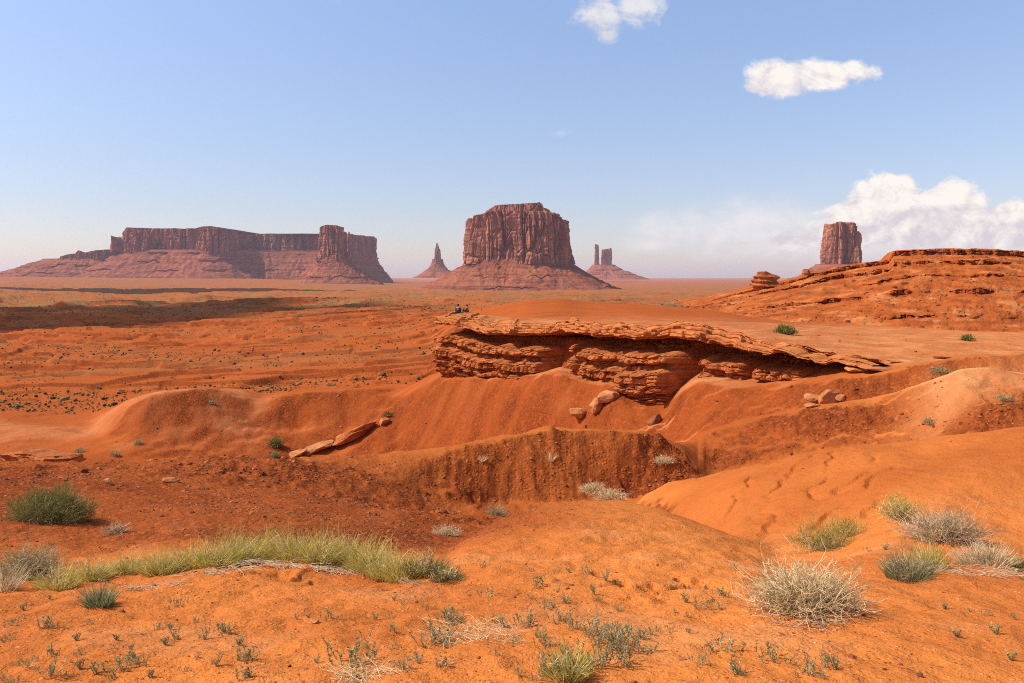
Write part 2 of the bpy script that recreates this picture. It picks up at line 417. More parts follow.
# behind the camera both sides fall to one common level
wb = sstep(math.radians(70), math.radians(140), np.abs(phi))[None]
Z = Z * (1 - wb) + wb * (.5 * (Z[:, :1] + Z[:, -1:]))
slope0 = np.abs(np.gradient(Z, axis=0) / np.gradient(rows)[:, None])
rough_ = 1.0 * sstep(85, 130, DD) * (1 - sstep(440, 470, CX + F * ucol)[None] * (1 - sstep(190, 240, DD))) + 2.0 * sstep(.12, .4, slope0) * sstep(16, 22, DD) * (1 - sstep(85, 110, DD))
near_ = 1 - sstep(9, 15, DD)
road_x = [200, 292, 318, 346, 372, 404, 432, 454, 560]; road_y = [291.5, 292.8, 294.5, 297.5, 300, 303, 306, 309, 317]
def road_D(x): return 24.5 * F / (np.interp(x, road_x, road_y) - HY)
xr_ = CX + F * ucol
rmask = (np.exp(-((DD / road_D(xr_)[None] - 1) / .10) ** 2) * (sstep(270, 300, xr_) * (1 - sstep(470, 500, xr_)))[None])
# relief: octaves only where they are coarser than the sheet and small against the distance
for oi, lam in enumerate((.12, .25, .5, 1.0, 2.0, 4.0, 8.0, 16.0, 32.0, 70.0, 160.0)):
    amp = .034 * lam ** .82
    wt = sstep(.9, 2.5, lam / (DD * .0042)) * (1 - sstep(.10, .26, lam / DD)) * (1 + rough_ * (.12 < lam < 6)) * (1 - .5 * sstep(86, 110, DD) * (lam > 6)) * (1 + .8 * near_ * (lam < .6))
    sel = (wt[:, nout + 50] > .001)
    n = perlin2(X[sel] / lam, Y[sel] / lam, 20 + oi)
    pw_ = sstep(86, 110, DD[sel])
    if lam < 60: n = n * (1 - pw_) + pw_ * perlin2(X[sel] / (2.6 * lam), Y[sel] / lam, 220 + oi)
    if lam >= 8: n = 1.3 * (.45 - np.abs(n) * 1.6)
    Z[sel] += amp * wt[sel] * n * (1 - rmask[sel])
# rills that run down the slopes facing the viewer
rill = np.abs(perlin2(X / .9 + .4 * perlin2(X / 2, Y / 2, 3), Y / 9, 51)) ; rill2 = np.abs(perlin2(X / 2.6 + .3 * perlin2(X / 3, Y / 3, 4), Y / 16, 52))
rw = sstep(.12, .5, slope0) * sstep(11, 18, DD) * (1 - sstep(90, 160, DD)) * (.05 + .80 * sstep(36, 46, DD)) * (.3 + .7 * sstep(-.2, .3, perlin2(X / 6, Y / 6, 58)))
cross_ = .62 * X - .78 * Y; along_ = .78 * X + .62 * Y + 2.0 * perlin2(X / 4, Y / 4, 7)
rill3 = np.abs(perlin2(cross_ / .55 + .4 * perlin2(X, Y, 6), along_ / 4, 53))
Z -= rw * sstep(40, 50, DD) * .05 * (1 - np.clip(rill3 * 3.5, 0, 1))
Z -= rw * (.10 * (1 - np.clip(rill * 4, 0, 1)) * (1 - .7 * sstep(40, 50, DD)) + .20 * (1 - .7 * sstep(40, 50, DD)) * (1 - np.clip(rill2 * 4, 0, 1)))
# terraces and scarps of the plain
n = fbm2(X / 75, Y / 48, 4, 70); n2 = fbm2(X / 30, Y / 17, 3, 75)
tw = sstep(85, 125, DD) * (1 - sstep(500, 1500, DD)) * (1 - sstep(455, 500, xcol)[None] * (1 - sstep(210, 300, DD)))
n3_ = fbm2(X / 46, Y / 20, 4, 77)
tw = tw * (1 - rmask) * .62
Z += tw * ((sstep(-.01, .02, n) - .5) * 1.5 + (sstep(.12, .15, n) - .5) * 1.1 + (sstep(-.20, -.17, n) - .5) * 1.1 + (sstep(.0, .04, n2) - .5) * .7 + (sstep(.05, .08, n3_) - .5) * .8 + n3_ * .5)
tw2 = sstep(350, 700, DD) * (1 - sstep(2500, 5000, DD))
n = fbm2(X / 330, Y / 240, 4, 80)
Z += tw2 * (1 - rmask) * ((sstep(-.05, .02, n) - .5) * 4.0 + (sstep(.15, .2, n) - .5) * 3.0 + (sstep(.0, .06, fbm2(X / 140, Y / 90, 4, 85)) - .5) * 2.5)
# normals for the surface masks
dZr = np.gradient(Z, axis=0) / np.gradient(rows)[:, None]
steep = np.clip(np.abs(dZr), 0, 2)
facing = np.clip(dZr, -1, 1)                     # rises away from the viewer
XX = np.broadcast_to(xcol[None], X.shape)
bn = fbm2(X / 3.5, Y / 3.5, 4, 90); bn2 = fbm2(X / 14, Y / 14, 4, 95)
mid = sstep(14.5, 19, DD + 0 * X)
a_grav = sstep(.10, .34, facing + .10 * bn) * sstep(15, 22, DD) * (.7 + .3 * sstep(-.1, .15, bn)) * (1 - sstep(3000, 6000, DD))
leftslope = sstep(9.3, 11.5, DD) * (1 - sstep(21, 30, DD)) * (1 - sstep(470, 640, XX))
a_grav = np.maximum(a_grav, leftslope * (.50 + .45 * sstep(-.2, .3, bn)))
talus_zone = sstep(52, 57, DD) * (1 - sstep(72, 78, DD))
stk = .6 * fbm2(cross_ / 1.5, along_ / 7, 4, 191) + .5 * fbm2(X / 3, Y / 3, 4, 192)
a_grav = np.clip(a_grav * (1 - .45 * sstep(34, 44, DD) * (1 - sstep(80, 90, DD)) * sstep(-.15, .2, stk)), 0, 1)
rmound = sstep(12, 14.5, DD) * (1 - sstep(22, 25, DD)) * sstep(640, 700, XX)
a_red = np.clip(.10 + .30 * rmound + .12 * bn2 + .72 * leftslope + .80 * sstep(23, 32, DD) * (1 - .6 * sstep(750, 900, XX)) + .25 * sstep(.15, .4, facing) * sstep(30, 36, DD), 0, 1) * (1 - .15 * sstep(300, 900, DD))
flat = 1 - sstep(.05, .22, steep)
a_pale = np.clip(flat * sstep(25, 31, DD) * (1 - sstep(31, 36, DD)) * sstep(890, 940, XX) * 1.4
                 + flat * sstep(37, 44, DD) * (1 - sstep(120, 150, DD)) * sstep(452, 500, XX) * (.50 + .5 * bn)
                 + .40 * sstep(62, 70, DD) * (1 - sstep(78, 84, DD)) * (1 - sstep(240, 300, XX)) * sstep(.0, .4, bn2 + .2), 0, 1)
a_sage = np.clip(sstep(220, 800, DD) * (.62 + .9 * fbm2(X / 400, Y / 260, 4, 99)) * (1 - .6 * sstep(3500, 7000, DD)) + (.30 + .35 * sstep(200, 300, DD)) * sstep(80, 140, DD) * sstep(-.02, .25, fbm2(X / 110, Y / 30, 4, 97)) * (1 - sstep(450, 480, XX) * (1 - sstep(250, 300, DD))), 0, 1) * (1 - rmask)
a_pale = np.clip(a_pale + .20 * sstep(.05, .35, stk) * sstep(40, 50, DD) * (1 - sstep(76, 84, DD)) + .30 * near_ * sstep(.05, .35, fbm2(X / 1.7, Y / 1.2, 4, 195)), 0, 1)
pd = sstep(25.5, 27.5, DD) * (1 - sstep(33, 36, DD)) * sstep(875, 945, XX) * (.75 + .6 * bn)
a_pale = np.clip(np.maximum(a_pale, pd), 0, 1); a_grav = a_grav * (1 - .85 * np.clip(pd, 0, 1)); a_red = a_red * (1 - .7 * np.clip(pd, 0, 1))
a_near = 1 - sstep(9, 16, DD) + 0 * X
gs = a_grav * sstep(15, 20, DD) * (1 - sstep(36, 44, DD))
cl1 = np.zeros_like(Z); sel = gs > .02
cl1[sel] = .55 * np.maximum(perlin2(X[sel] / .42, Y[sel] / .5, 171), -.05) + .35 * np.maximum(perlin2(X[sel] / .22, Y[sel] / .26, 172), 0) + .5 * perlin2(X[sel] / 1.3, Y[sel] / 1.5, 173)
Z += gs * .27 * cl1
# runnels on the flank of the right mound
rm = sstep(11.8, 13, DD) * (1 - sstep(17.5, 19.5, DD)) * sstep(690, 730, XX) * (1 - sstep(860, 930, XX))
sel = rm > .02; c2_ = .80 * X[sel] - .60 * Y[sel]; a2_ = .60 * X[sel] + .80 * Y[sel]
Z[sel] -= rm[sel] * .085 * np.clip(1 - np.abs(perlin2(c2_ / .8 + .3 * perlin2(X[sel] / .6, Y[sel] / .6, 8), a2_ / 3, 187)) * 5, 0, 1) * sstep(-.45, .15, perlin2(X[sel] / 1.5, Y[sel] / 1.5, 188))
# small washed-out scarps on the near sand
em = np.exp(-(((X - 1.25) / .75) ** 2 + ((Y - 7.1) / .8) ** 2)) + .8 * np.exp(-(((X + 1.9) / .8) ** 2 + ((Y - 7.3) / .6) ** 2))
sel = em > .02
Z[sel] -= .075 * em[sel] * sstep(.02, .10, fbm2(X[sel] * 1.5, Y[sel] * 1.1, 3, 181))
ctr = np.array([[0, 0, -1.70]])
V = np.concatenate([np.stack([X, Y, Z], -1).reshape(-1, 3), ctr])
q = grid_faces(NR, NC, wrap=False)
# close the seam behind the camera and the disc under it
i = np.arange(NR - 1); seam = np.stack([i * NC + NC - 1, i * NC, (i + 1) * NC, (i + 1) * NC + NC - 1], -1)
j = np.arange(NC); fan = np.stack([np.full(NC, NR * NC), (j + 1) % NC, j], -1)
ap = lambda a: np.append(a.ravel(), 0)
me = mesh_np('ground', V, np.concatenate([q, seam])[:, ::-1], fan, True,
             dict(a_grav=ap(a_grav), a_pale=ap(a_pale), a_sage=ap(a_sage), a_red=ap(a_red), a_near=ap(a_near)))
tag(link('ground', me, M['ground']), kind='structure')

c0 = nout - 1
def ground_z(x, D):
    """height of the sheet along pixel column x at depth D"""
    cf = (np.clip((x - CX) / F, -UMAX, UMAX) + UMAX) / (2 * UMAX) * (len(u_in) - 1); ci = int(min(cf, len(u_in) - 2)); cf -= ci
    ri = int(np.clip(np.searchsorted(rows, D) - 1, 0, NR - 2)); rf = (D - rows[ri]) / (rows[ri + 1] - rows[ri])
    a = Z[ri, c0 + ci] * (1 - cf) + Z[ri, c0 + ci + 1] * cf; b = Z[ri + 1, c0 + ci] * (1 - cf) + Z[ri + 1, c0 + ci + 1] * cf
    return a * (1 - rf) + b * rf
def zxy(x, y):
    return ground_z(CX + F * x / y, y)
def ground_at(x, y, dmin=2.5):
    """first point of the sheet seen at pixel (x, y)"""
    cf = (np.clip((x - CX) / F, -UMAX, UMAX) + UMAX) / (2 * UMAX) * (len(u_in) - 1); ci = c0 + int(round(cf))
    py = HY - F * Z[:, ci] / rows
    k = np.nonzero((py <= y) & (rows > dmin))[0]
    i = int(k[0]) if len(k) else NR - 1
    D = rows[i]
    if i > 0 and py[i - 1] > py[i]:
        t = np.clip((py[i - 1] - y) / (py[i - 1] - py[i]), 0, 1); D = rows[i - 1] + t * (rows[i] - rows[i - 1])
    return np.array([(x - CX) / F * D, D, ground_z(x, D)])
def vis_cols():
    run = np.full(NC, 1e9); vis = np.zeros((NR, NC), bool)
    py = HY - F * Z / rows[:, None]
    mn = np.minimum.accumulate(py, 0)
    vis[1:] = py[1:] <= mn[:-1] + .3
    return vis
VIS = vis_cols()

# ------------------------------------------------------------------ the sandstone point
T_ = LB - LA; LEN = np.linalg.norm(T_); e_ = T_ / LEN; nrm = np.array([e_[1], -e_[0]])
if nrm[1] > 0: nrm = -nrm
def s_of_x(x):
    u = (np.asarray(x, float) - CX) / F
    return (70 * u + 7) / (23.1 + 32 * u) * LEN
def x_of_s(s):
    p = LA[None] + np.asarray(s).reshape(-1)[:, None] * e_[None]
    return CX + F * p[:, 0] / p[:, 1], p[:, 1]
lipx = np.array([425,432,450,470,480,500,520,545,560,575,595,620,645,675,700,727,750,780,805,817,840,870,905])
lipy = np.array([320,321,325,328,332,334,336,334,332,333,337,339,341,340,343,347,353,352,358,364,366,374,375])
S0, S1 = float(s_of_x(431)), float(s_of_x(868))
ns = 1250
sv = np.linspace(S0, S1, ns)
sx, sY = x_of_s(sv)
zb = (HY - np.interp(sx, lipx, lipy)) / F * sY                       # underside of the cap
_e = np.cumsum(np.random.default_rng(8).uniform(.6, 2.9, 40)) - 3; _v = np.random.default_rng(9).random(41)
blk = np.interp(sv, np.stack([_e - .07, _e + .07], 1).ravel(), np.repeat(_v, 2)[1:-1]); blkz = np.interp(sv, np.stack([_e - .07, _e + .07], 1).ravel(), np.repeat(_v[::-1], 2)[1:-1])
zb = zb + .12 * perlin2(sv / .8, 0 * sv, 5) + .22 * (blkz - .5)
thick = .78 + .14 * perlin2(sv / 3.5, 0 * sv, 6) - .50 * sstep(s_of_x(720), s_of_x(810), sv)
zt = zb + thick
lip = .35 * perlin2(sv / 4.5, 0 * sv, 7) + .75 * (blk - .5) + .12 * perlin2(sv / .7, 0 * sv, 8)
lip = lip + 1.2 * sstep(S0 + .2, S0 + 3, sv) * (1 - sstep(S0 + 3, S0 + 9, sv)) * .3
taper = sstep(S0 - .4, S0 + 2.2, sv)
ledge_root = empty('sandstone_point', (0, 60, -6), 'jutting flat-topped sandstone point with a deep shadowed overhang, two people on its tip', 'rock ledge')
def to_world(s, out, z):
    """s along the edge, out towards the viewer from the edge line"""
    s, out, z = np.broadcast_arrays(s, out, z)
    return np.stack([LA[0] + s * e_[0] + out * nrm[0], LA[1] + s * e_[1] + out * nrm[1], z], -1)
def child(o):
    o.location = (o.location[0] - 0, o.location[1], o.location[2]); return o
# cap: a stack of thin beds, each broken back along its own joints
def joints(seed, lo, hi):
    rg = np.random.default_rng(seed); e = np.cumsum(rg.uniform(lo, hi, 120)) - 4; v = rg.random(121)
    return np.interp(sv, np.stack([e - .03, e + .03], 1).ravel(), np.repeat(v, 2)[1:-1])
rowsV = []
def cap_row(o, z, back=False):
    """o = metres outward of the edge line per station"""
    W_ = to_world(sv, np.maximum(o, lip - 1.2), z)
    bk = np.maximum(lip - 1.2 - o, 0)
    W_[:, 0] += .04 * bk; W_[:, 1] += bk
    if back:
        gz = np.array([zxy(p[0], p[1]) for p in W_]); k_ = sstep(.4, 7, bk)
        W_[:, 2] = W_[:, 2] * (1 - k_) + np.maximum(gz + .05, zt - .12 - 1.2 * sstep(505, 590, sx)) * k_ - .5 * sstep(8.5, 12, bk)
    rowsV.append(W_)
for d_ in (13, 11, 9, 7.5, 6, 5, 4.2, 3.6):
    cap_row(lip - d_, zt + .03 + .03 * perlin2(sv / 1.5, 0 * sv + d_, 31), True)
NTOP = len(rowsV)
beds = [(2.7, .10, 1.7, (.8, 3.2)), (1.5, .13, 1.2, (.7, 2.8)), (.65, .20, .8, (.6, 2.4)), (.10, .26, .45, (.6, 2.6)), (.0, .16, .40, (.4, 1.6)), (.25, .15, .7, (.5, 1.9))]
tot = sum(b_[1] for b_ in beds); zc = zt.copy(); fall = sstep(s_of_x(700), s_of_x(830), sv)
for k, (set_, th_, var_, rng_) in enumerate(beds):
    j1, j2 = joints(60 + k, *rng_), joints(80 + k, .18, .6)
    ol = lip - set_ * (1 - .5 * fall) + var_ * (j1 - .6) * (1 - .4 * fall) + .13 * (j2 - .5) + .05 * perlin2(sv / .25, 0 * sv + k, 41)
    hh = thick * th_ / tot; wz = .035 * perlin2(sv / 1.1, 0 * sv + 3 * k, 43) * (k > 0)
    tl = .05 * (joints(90 + k, .7, 2.5) - .5)                       # beds dip a little block by block
    for t_, in_ in ((0.0, .10), (.02, .02), (.30, .0), (.62, -.02), (.96, .02), (1.0, .12)):
        cap_row(ol - in_ + .02 * perlin2(sv / .18, 0 * sv + t_ * 9 + k, 47), zc + wz + tl - hh * t_)
    zc = zc - hh
for d_ in (.8, 1.6, 3.4): cap_row(lip - d_, zb + .03)
pr = rowsV; CV = np.array(rowsV)
CV[:NTOP, :, 2] += .03 * fbm3(CV[:NTOP, :, 0] / 1.3, CV[:NTOP, :, 1] / 1.3, CV[:NTOP, :, 2], 3, 35)
# pull the left end together into a blunt tip
tipw = (1 - sstep(S0, S0 + 1.6, sv))[None, :]
CV[..., 2] = CV[..., 2] * (1 - .75 * tipw) + (.5 * (zt + zb))[None] * .75 * tipw
me = mesh_np('cap_rock', CV.reshape(-1, 3), grid_faces(len(pr), ns, flip=True), None, True)
cap = link('cap_rock', me, M['cap'], ledge_root); cap.data.polygons.foreach_set('use_smooth', np.zeros(len(cap.data.polygons), bool)); cap.matrix_parent_inverse = ledge_root.matrix_world.inverted() if False else cap.matrix_parent_inverse
def under(root, o):
    o.location = (-root.location[0], -root.location[1], -root.location[2]); return o
under(ledge_root, cap)
# wall below: blocky buttresses between alcoves
butt = [(438, 542, 1.0, .95), (558, 572, .75, .55), (577, 622, .9, .85), (625, 676, 1.05, 1.25), (688, 736, .7, .6), (742, 800, .75, .7), (812, 846, .45, .35)]
nz = 170
ns2 = 1300
s2 = np.linspace(S0 + .5, S1 - .3, ns2)
s2x, s2Y = x_of_s(s2)
zbb = np.interp(s2, sv, zb)
Mk = np.zeros(ns2); Bul = np.zeros(ns2)
for a, b, am, bu in butt:
    sa, sb = float(s_of_x(a)), float(s_of_x(b))
    w_ = sstep(sa - .35, sa + .45, s2) * (1 - sstep(sb - .5, sb + .4, s2))
    Mk = np.maximum(Mk, w_ * am); Bul = np.maximum(Bul, w_ * bu)
lip2 = np.interp(s2, sv, lip)
floor = np.array([ground_z(x, y - .2) for x, y in zip(s2x, s2Y)]) - 1.3
tz = np.linspace(0, 1, nz)[:, None]
ztop = zbb + .25
Zw = ztop[None] + (floor - ztop)[None] * tz
drop = ztop[None] - Zw                                              # metres below the cap
rec = sstep(.1, .5, drop) * (1 - sstep(.9, 1.3, drop + .25 * perlin2(s2[None] / 1.7, 0 * drop, 61)))   # shadowed recess right under the cap
band = sstep(1.0, 1.25, drop) * (1 - sstep(1.7, 1.9, drop)); rec2 = sstep(1.65, 1.85, drop) * (1 - sstep(2.1, 2.4, drop))
prof_b = .55 + .75 * sstep(1.2, 2.6, drop) * (1 - sstep(3.3, 4.6, drop))
out = lip2[None] * .4 - 1.75 + Mk[None] * (1.05 * sstep(.8, 1.25, drop) + Bul[None] * prof_b) - 1.5 * rec - .55 * rec2 * Mk[None] + .25 * band * Mk[None]
out = out - .7 * (1 - Mk[None]) * sstep(.2, 1, drop) * (1 - sstep(2.0, 4.5, drop))
WV = to_world(s2[None], out, Zw)
f1, f2, cid = worley3(s2[None] / .85 + .2 * perlin2(s2[None] * 2, Zw * 2, 9), out * 0, Zw / .55 + .25 * perlin2(s2[None] / 2, Zw, 13), 12)
blk3 = (cid - .5) * .55 - .30 * np.clip(1 - (f2 - f1) / .16, 0, 1)
f1b, f2b, cidb = worley3(s2[None] / .26, 0 * out, Zw / .2, 14)
blk4 = (cidb - .5) * .13 - .09 * np.clip(1 - (f2b - f1b) / .2, 0, 1)
lay = .06 * perlin2(s2[None] / 6, Zw / .13, 44)
bz = np.cumsum(np.random.default_rng(70).uniform(.14, .50, 40)); zw_ = drop + .12 * perlin2(s2[None] / 3, 0 * drop, 71)
bi = np.searchsorted(bz, zw_); bw = np.random.default_rng(72).uniform(.45, 1.4, 60)[bi]; bo = np.random.default_rng(73).random(60)[bi] * 7
cf_ = (s2[None] + .08 * perlin2(s2[None] / .4, Zw / .3, 74)) / bw + bo; ck = np.floor(cf_).astype(int); cfr = cf_ - ck
hv = _cr[_perm[(_perm[ck & 1023] + bi * 7) & 1023], 0]; bedv = np.random.default_rng(75).random(60)[bi]
zn = np.minimum(np.abs(zw_ - np.concatenate([[0], bz])[np.clip(bi, 0, 39)]), np.abs(bz[np.clip(bi, 0, 39)] - zw_))
mas = (hv - .5) * .42 + (bedv - .5) * .40 - .16 * (1 - sstep(0, .05, np.minimum(cfr, 1 - cfr) * bw)) - .14 * (1 - sstep(0, .04, zn))
dis = mas * (.5 + .5 * Mk[None]) + .5 * (blk3 + blk4) * (.35 + .65 * Mk[None]) + lay + .25 * fbm2(s2[None] / 2.2, Zw / 1.5, 3, 46)
WV[..., 0] += nrm[0] * dis; WV[..., 1] += nrm[1] * dis
cuts = []
prev = 0
for a, b, am, bu in butt:
    ia = int(np.searchsorted(s2, float(s_of_x(a)) - .3)); ib = int(np.searchsorted(s2, float(s_of_x(b)) + .3))
    ia = max(ia, prev)
    if ia - prev > 2: cuts.append(('alcove', prev, ia))
    cuts.append(('buttress', ia, ib)); prev = ib
if ns2 - 1 - prev > 2: cuts.append(('alcove', prev, ns2 - 1))
for nm, a, b in cuts:
    sub = WV[:, a:b + 1]
    under(ledge_root, link(nm, mesh_np(nm, sub.reshape(-1, 3), grid_faces(nz, sub.shape[1], flip=True), None, False), M['ledge'], ledge_root))

# ------------------------------------------------------------------ layered hill on the right
hx = np.linspace(684, 1260, 900)
hy = np.interp(hx, [684,705,720,740,762,782,800,812,835,857,888,894,940,985,1024,1100,1260], [304,301,297,291,286,281.5,277,273,268,264,259.5,250.5,249,249.5,251.5,255,268])
Dt = 238.0; Df = np.interp(hx, [684, 760, 820, 1260], [165, 146, 128, 122])
hu = (hx - CX) / F
ztp = (HY - hy) / F * Dt
zfo = np.full_like(ztp, -10.2)
cs = [(0, 0), (.10, .05), (.22, .115), (.222, .165), (.23, .17), (.40, .30), (.46, .345), (.462, .425), (.475, .43), (.60, .53), (.63, .555), (.632, .60), (.70, .655), (.79, .73), (.792, .815), (.80, .82), (.90, .88), (.93, .90), (.932, .985), (.945, 1.0), (1.0, 1.0), (1.2, .99), (1.5, .9), (2.2, .3), (2.6, -.1)]
cd, cz = zip(*cs)
nv = 330
par = np.concatenate([[0], np.cumsum(np.hypot(np.diff(cd) * 5, np.diff(cz) * 9))]); pv = np.linspace(0, par[-1], nv)
vd, vz = np.interp(pv, par, cd), np.interp(pv, par, cz)
warp = .06 * fbm2(hx[None] / 50, 2.0 * vd[:, None] + .3, 4, 110)
vdw = vd[:, None] + warp + .020 * fbm2(hx[None] / 13, vd[:, None] * 16, 4, 112) * sstep(0, .1, vd)[:, None]
HD = Df[None] + (Dt - Df)[None] * np.clip(vdw, -.1, 3)
vs = np.interp(vd, [0, .22, .46, .63, .79, .93, 1.0, 1.2, 1.5, 2.2, 2.6], [0, .135, .375, .575, .77, .925, 1.0, .99, .9, .3, -.1])
lm = sstep(-.18, .22, fbm2(hx[None] / 55, vd[:, None] * 7, 3, 111)); lm = np.maximum(lm, sstep(.86, .92, vd)[:, None])
vzz = vz[:, None] * lm + vs[:, None] * (1 - lm)
zlow = gauss_smooth(ztp, 26); zmix = zlow[None] + (ztp - zlow)[None] * sstep(.66, .84, vd)[:, None]
HZ = zfo[None] + (zmix - zfo[None]) * vzz
HX = hu[None] * np.where(vd[:, None] > 1, Dt + (HD - Dt) * .8, HD)
HZ = HZ + .42 * fbm3(HX / 4, HD / 4, HZ / 1.5, 5, 115) * sstep(0, .05, vz)[:, None] + .7 * fbm2(HX / 18, HD / 18, 4, 117) * sstep(.0, .1, vz)[:, None] * (1 - sstep(.8, .95, vz))[:, None]
st = np.abs(np.gradient(HZ, axis=0)) / (np.abs(np.gradient(HD, axis=0)) + .02)
f1, f2, cid = worley3(HX / 2.4, HD / 2.4, HZ / .9, 5)
HD = HD - sstep(.6, 2, st) * ((cid - .5) * 1.5 + .35 - .7 * np.clip(1 - (f2 - f1) / .15, 0, 1))
hb = fbm2(HX / 7, HD / 7, 4, 118)
me = mesh_np('hill', np.stack([HX, HD, HZ], -1).reshape(-1, 3), grid_faces(nv, len(hx), flip=False), None, False,
             dict(a_grav=np.clip(.55 * sstep(.7, 1.8, st) + .30 * sstep(0, .3, hb), 0, 1), a_pale=np.clip(.5 * sstep(.1, .4, -hb), 0, 1), a_sage=0 * HX, a_red=np.clip(.78 + .5 * hb, 0, 1), a_near=0 * HX))
tag(link('hill', me, M['ground']), kind='structure')
def hill_at(x, y):
    ci = int(np.clip(np.searchsorted(hx, x), 0, len(hx) - 1)); py = HY - F * HZ[:, ci] / HD[:, ci]
    k = int(np.nonzero(py <= y)[0][0]) if (py <= y).any() else nv // 2
    return np.array([HX[k, ci], HD[k, ci], HZ[k, ci]])

# ------------------------------------------------------------------ buttes
def resample(pts, n, smooth=2):
    pts = np.asarray(pts, float)
    for _ in range(smooth):                                          # corner cutting
        nx = np.roll(pts, -1, 0); pts = np.stack([pts * .75 + nx * .25, pts * .25 + nx * .75], 1).reshape(-1, 2)
    cl = np.vstack([pts, pts[:1]]); d = np.concatenate([[0], np.cumsum(np.linalg.norm(np.diff(cl, axis=0), axis=1))])
    t = np.linspace(0, d[-1], n, endpoint=False)
    return np.stack([np.interp(t, d, cl[:, 0]), np.interp(t, d, cl[:, 1])], -1), d[-1]

def normals2(o, k=6):
    t = np.roll(o, -k, 0) - np.roll(o, k, 0); n = np.stack([t[:, 1], -t[:, 0]], -1)
    return n / (np.linalg.norm(n, axis=1)[:, None] + 1e-9)

def cliff(name, out, z0, ztopf, root, seed, flute=1.0, taper=.05, nzr=70, n=600, smooth=2, capstep=0.0):
    """fluted wall over a closed outline (counter-clockwise seen from above), plus a flat-topped cap"""
    o, per = resample(out, n, smooth); nn = normals2(o)
    zt_ = ztopf(o[:, 0]); hgt = (zt_ - z0)
    v = np.linspace(0, 1, nzr)[:, None]
    zz = z0 + hgt[None] * v
    x, y = o[None, :, 0], o[None, :, 1]
    L = flute
    fl = (np.abs(perlin3(x / (60 * L), y / (60 * L), zz / (420 * L), seed)) * -26 * L + np.abs(perlin3(x / (24 * L), y / (24 * L), zz / (200 * L), seed + 1)) * -11 * L
          + perlin3(x / (10 * L), y / (10 * L), zz / (60 * L), seed + 2) * 3.2 * L + perlin3(x / (160 * L), y / (160 * L), zz / (300 * L), seed + 3) * 20 * L)
    fl = fl + perlin3(x / (90 * L), y / (90 * L), zz / (11 * L), seed + 4) * 3.4 * L
    cr = 1 - np.abs(perlin3(x / (48 * L), y / (48 * L), zz / (500 * L), seed + 11)) * 2
    cr2 = 1 - np.abs(perlin3(x / (20 * L), y / (20 * L), zz / (160 * L), seed + 12)) * 2
    fl = fl - 24 * L * np.clip(cr, 0, 1) ** 9 - 9 * L * np.clip(cr2, 0, 1) ** 7
    # alcoves and broken slabs near the foot
    f1, f2, cid = worley3(x / (42 * L) + 0 * zz, y / (42 * L) + 0 * zz, zz / (75 * L), seed)
    fl = fl + (cid - .5) * 11 * L - 7 * L * np.clip(1 - (f2 - f1) / .1, 0, 1)
    off = fl + 8 * L - taper * (zz - z0)
    if capstep: off = off - capstep * sstep(.86, .97, v)
    px = x + nn[None, :, 0] * off; py = y + nn[None, :, 1] * off
    zz = zz + 3 * L * perlin3(px / (30 * L), py / (30 * L), zz / 50, seed + 6) * v
    V = np.stack([px, py, zz], -1)
    c = V[-1].mean(0); tops = []
    for k, f in enumerate((.97, .9, .75, .5, .2, .02)):
        r = V[-1] * f + c * (1 - f); r[:, 2] = V[-1][:, 2] * f + np.mean(zt_) * (1 - f) + 2 * L * perlin2(r[:, 0] / (40 * L), r[:, 1] / (40 * L), seed + 9); tops.append(r)
    V = np.concatenate([V, np.array(tops)])
    return link(name, mesh_np(name, V.reshape(-1, 3), grid_faces(len(V), n, wrap=True), None, False), M['cliff'], root), o, nn

def talus(name, out, ztop, zbot, spread, root, seed, L=1.0, n=620, nzr=110, smooth=3, ledges=(.28, .5, .72), pw=1.4):
    """debris apron: spread(x) metres of run beyond the cliff foot"""
    o, per = resample(out, n, smooth); nn = normals2(o, 24)
    for _ in range(30): nn = (np.roll(nn, 1, 0) + nn + np.roll(nn, -1, 0)); nn /= np.linalg.norm(nn, axis=1)[:, None]
    v = np.linspace(0, 1, nzr)[:, None]                               # 0 = top, 1 = foot
    sp = spread(o[:, 0], nn)
    run = v ** pw
    zf = 1 - v
    for q_, lv in enumerate(ledges):                                 # rock bands
        wv = v + .05 * perlin3(o[None, :, 0] / (130 * L), o[None, :, 1] / (130 * L), 0 * v, seed + 40 + q_)
        k_ = sstep(-.1, .25, perlin3(o[None, :, 0] / (110 * L), o[None, :, 1] / (110 * L), 0 * v + q_, seed + 50 + q_))
        run = run - .045 * k_ * sstep(lv - .028, lv, wv) * (1 - sstep(lv + .004, lv + .12, wv))
    x, y = o[None, :, 0], o[None, :, 1]
    offs = -14 * L + run * (sp[None] + 14 * L)
    px = x + nn[None, :, 0] * offs; py = y + nn[None, :, 1] * offs
    zz = zbot + (ztop - zbot) * zf
    sa = np.arange(n) / n * per; sa = sa[None] + 12 * L * perlin2(px / (60 * L), py / (60 * L), seed + 5)
    g = np.abs(perlin2(sa / (46 * L), v * 2.2, seed + 2)) * .8 + np.abs(perlin2(sa / (17 * L), v * 4, seed + 4)) * .4; g2 = fbm3(px / (22 * L), py / (22 * L), zz / (12 * L), 3, seed + 3)
    zz = zz + sstep(0, .2, v) * (1 - sstep(.92, 1, v)) * ((g - .25) * 17 * L + g2 * 6 * L)
    V = np.stack([px, py, zz + 0 * px], -1)
    return link(name, mesh_np(name, V.reshape(-1, 3), grid_faces(nzr, n, wrap=True, flip=True), None, True), M['talus'], root)

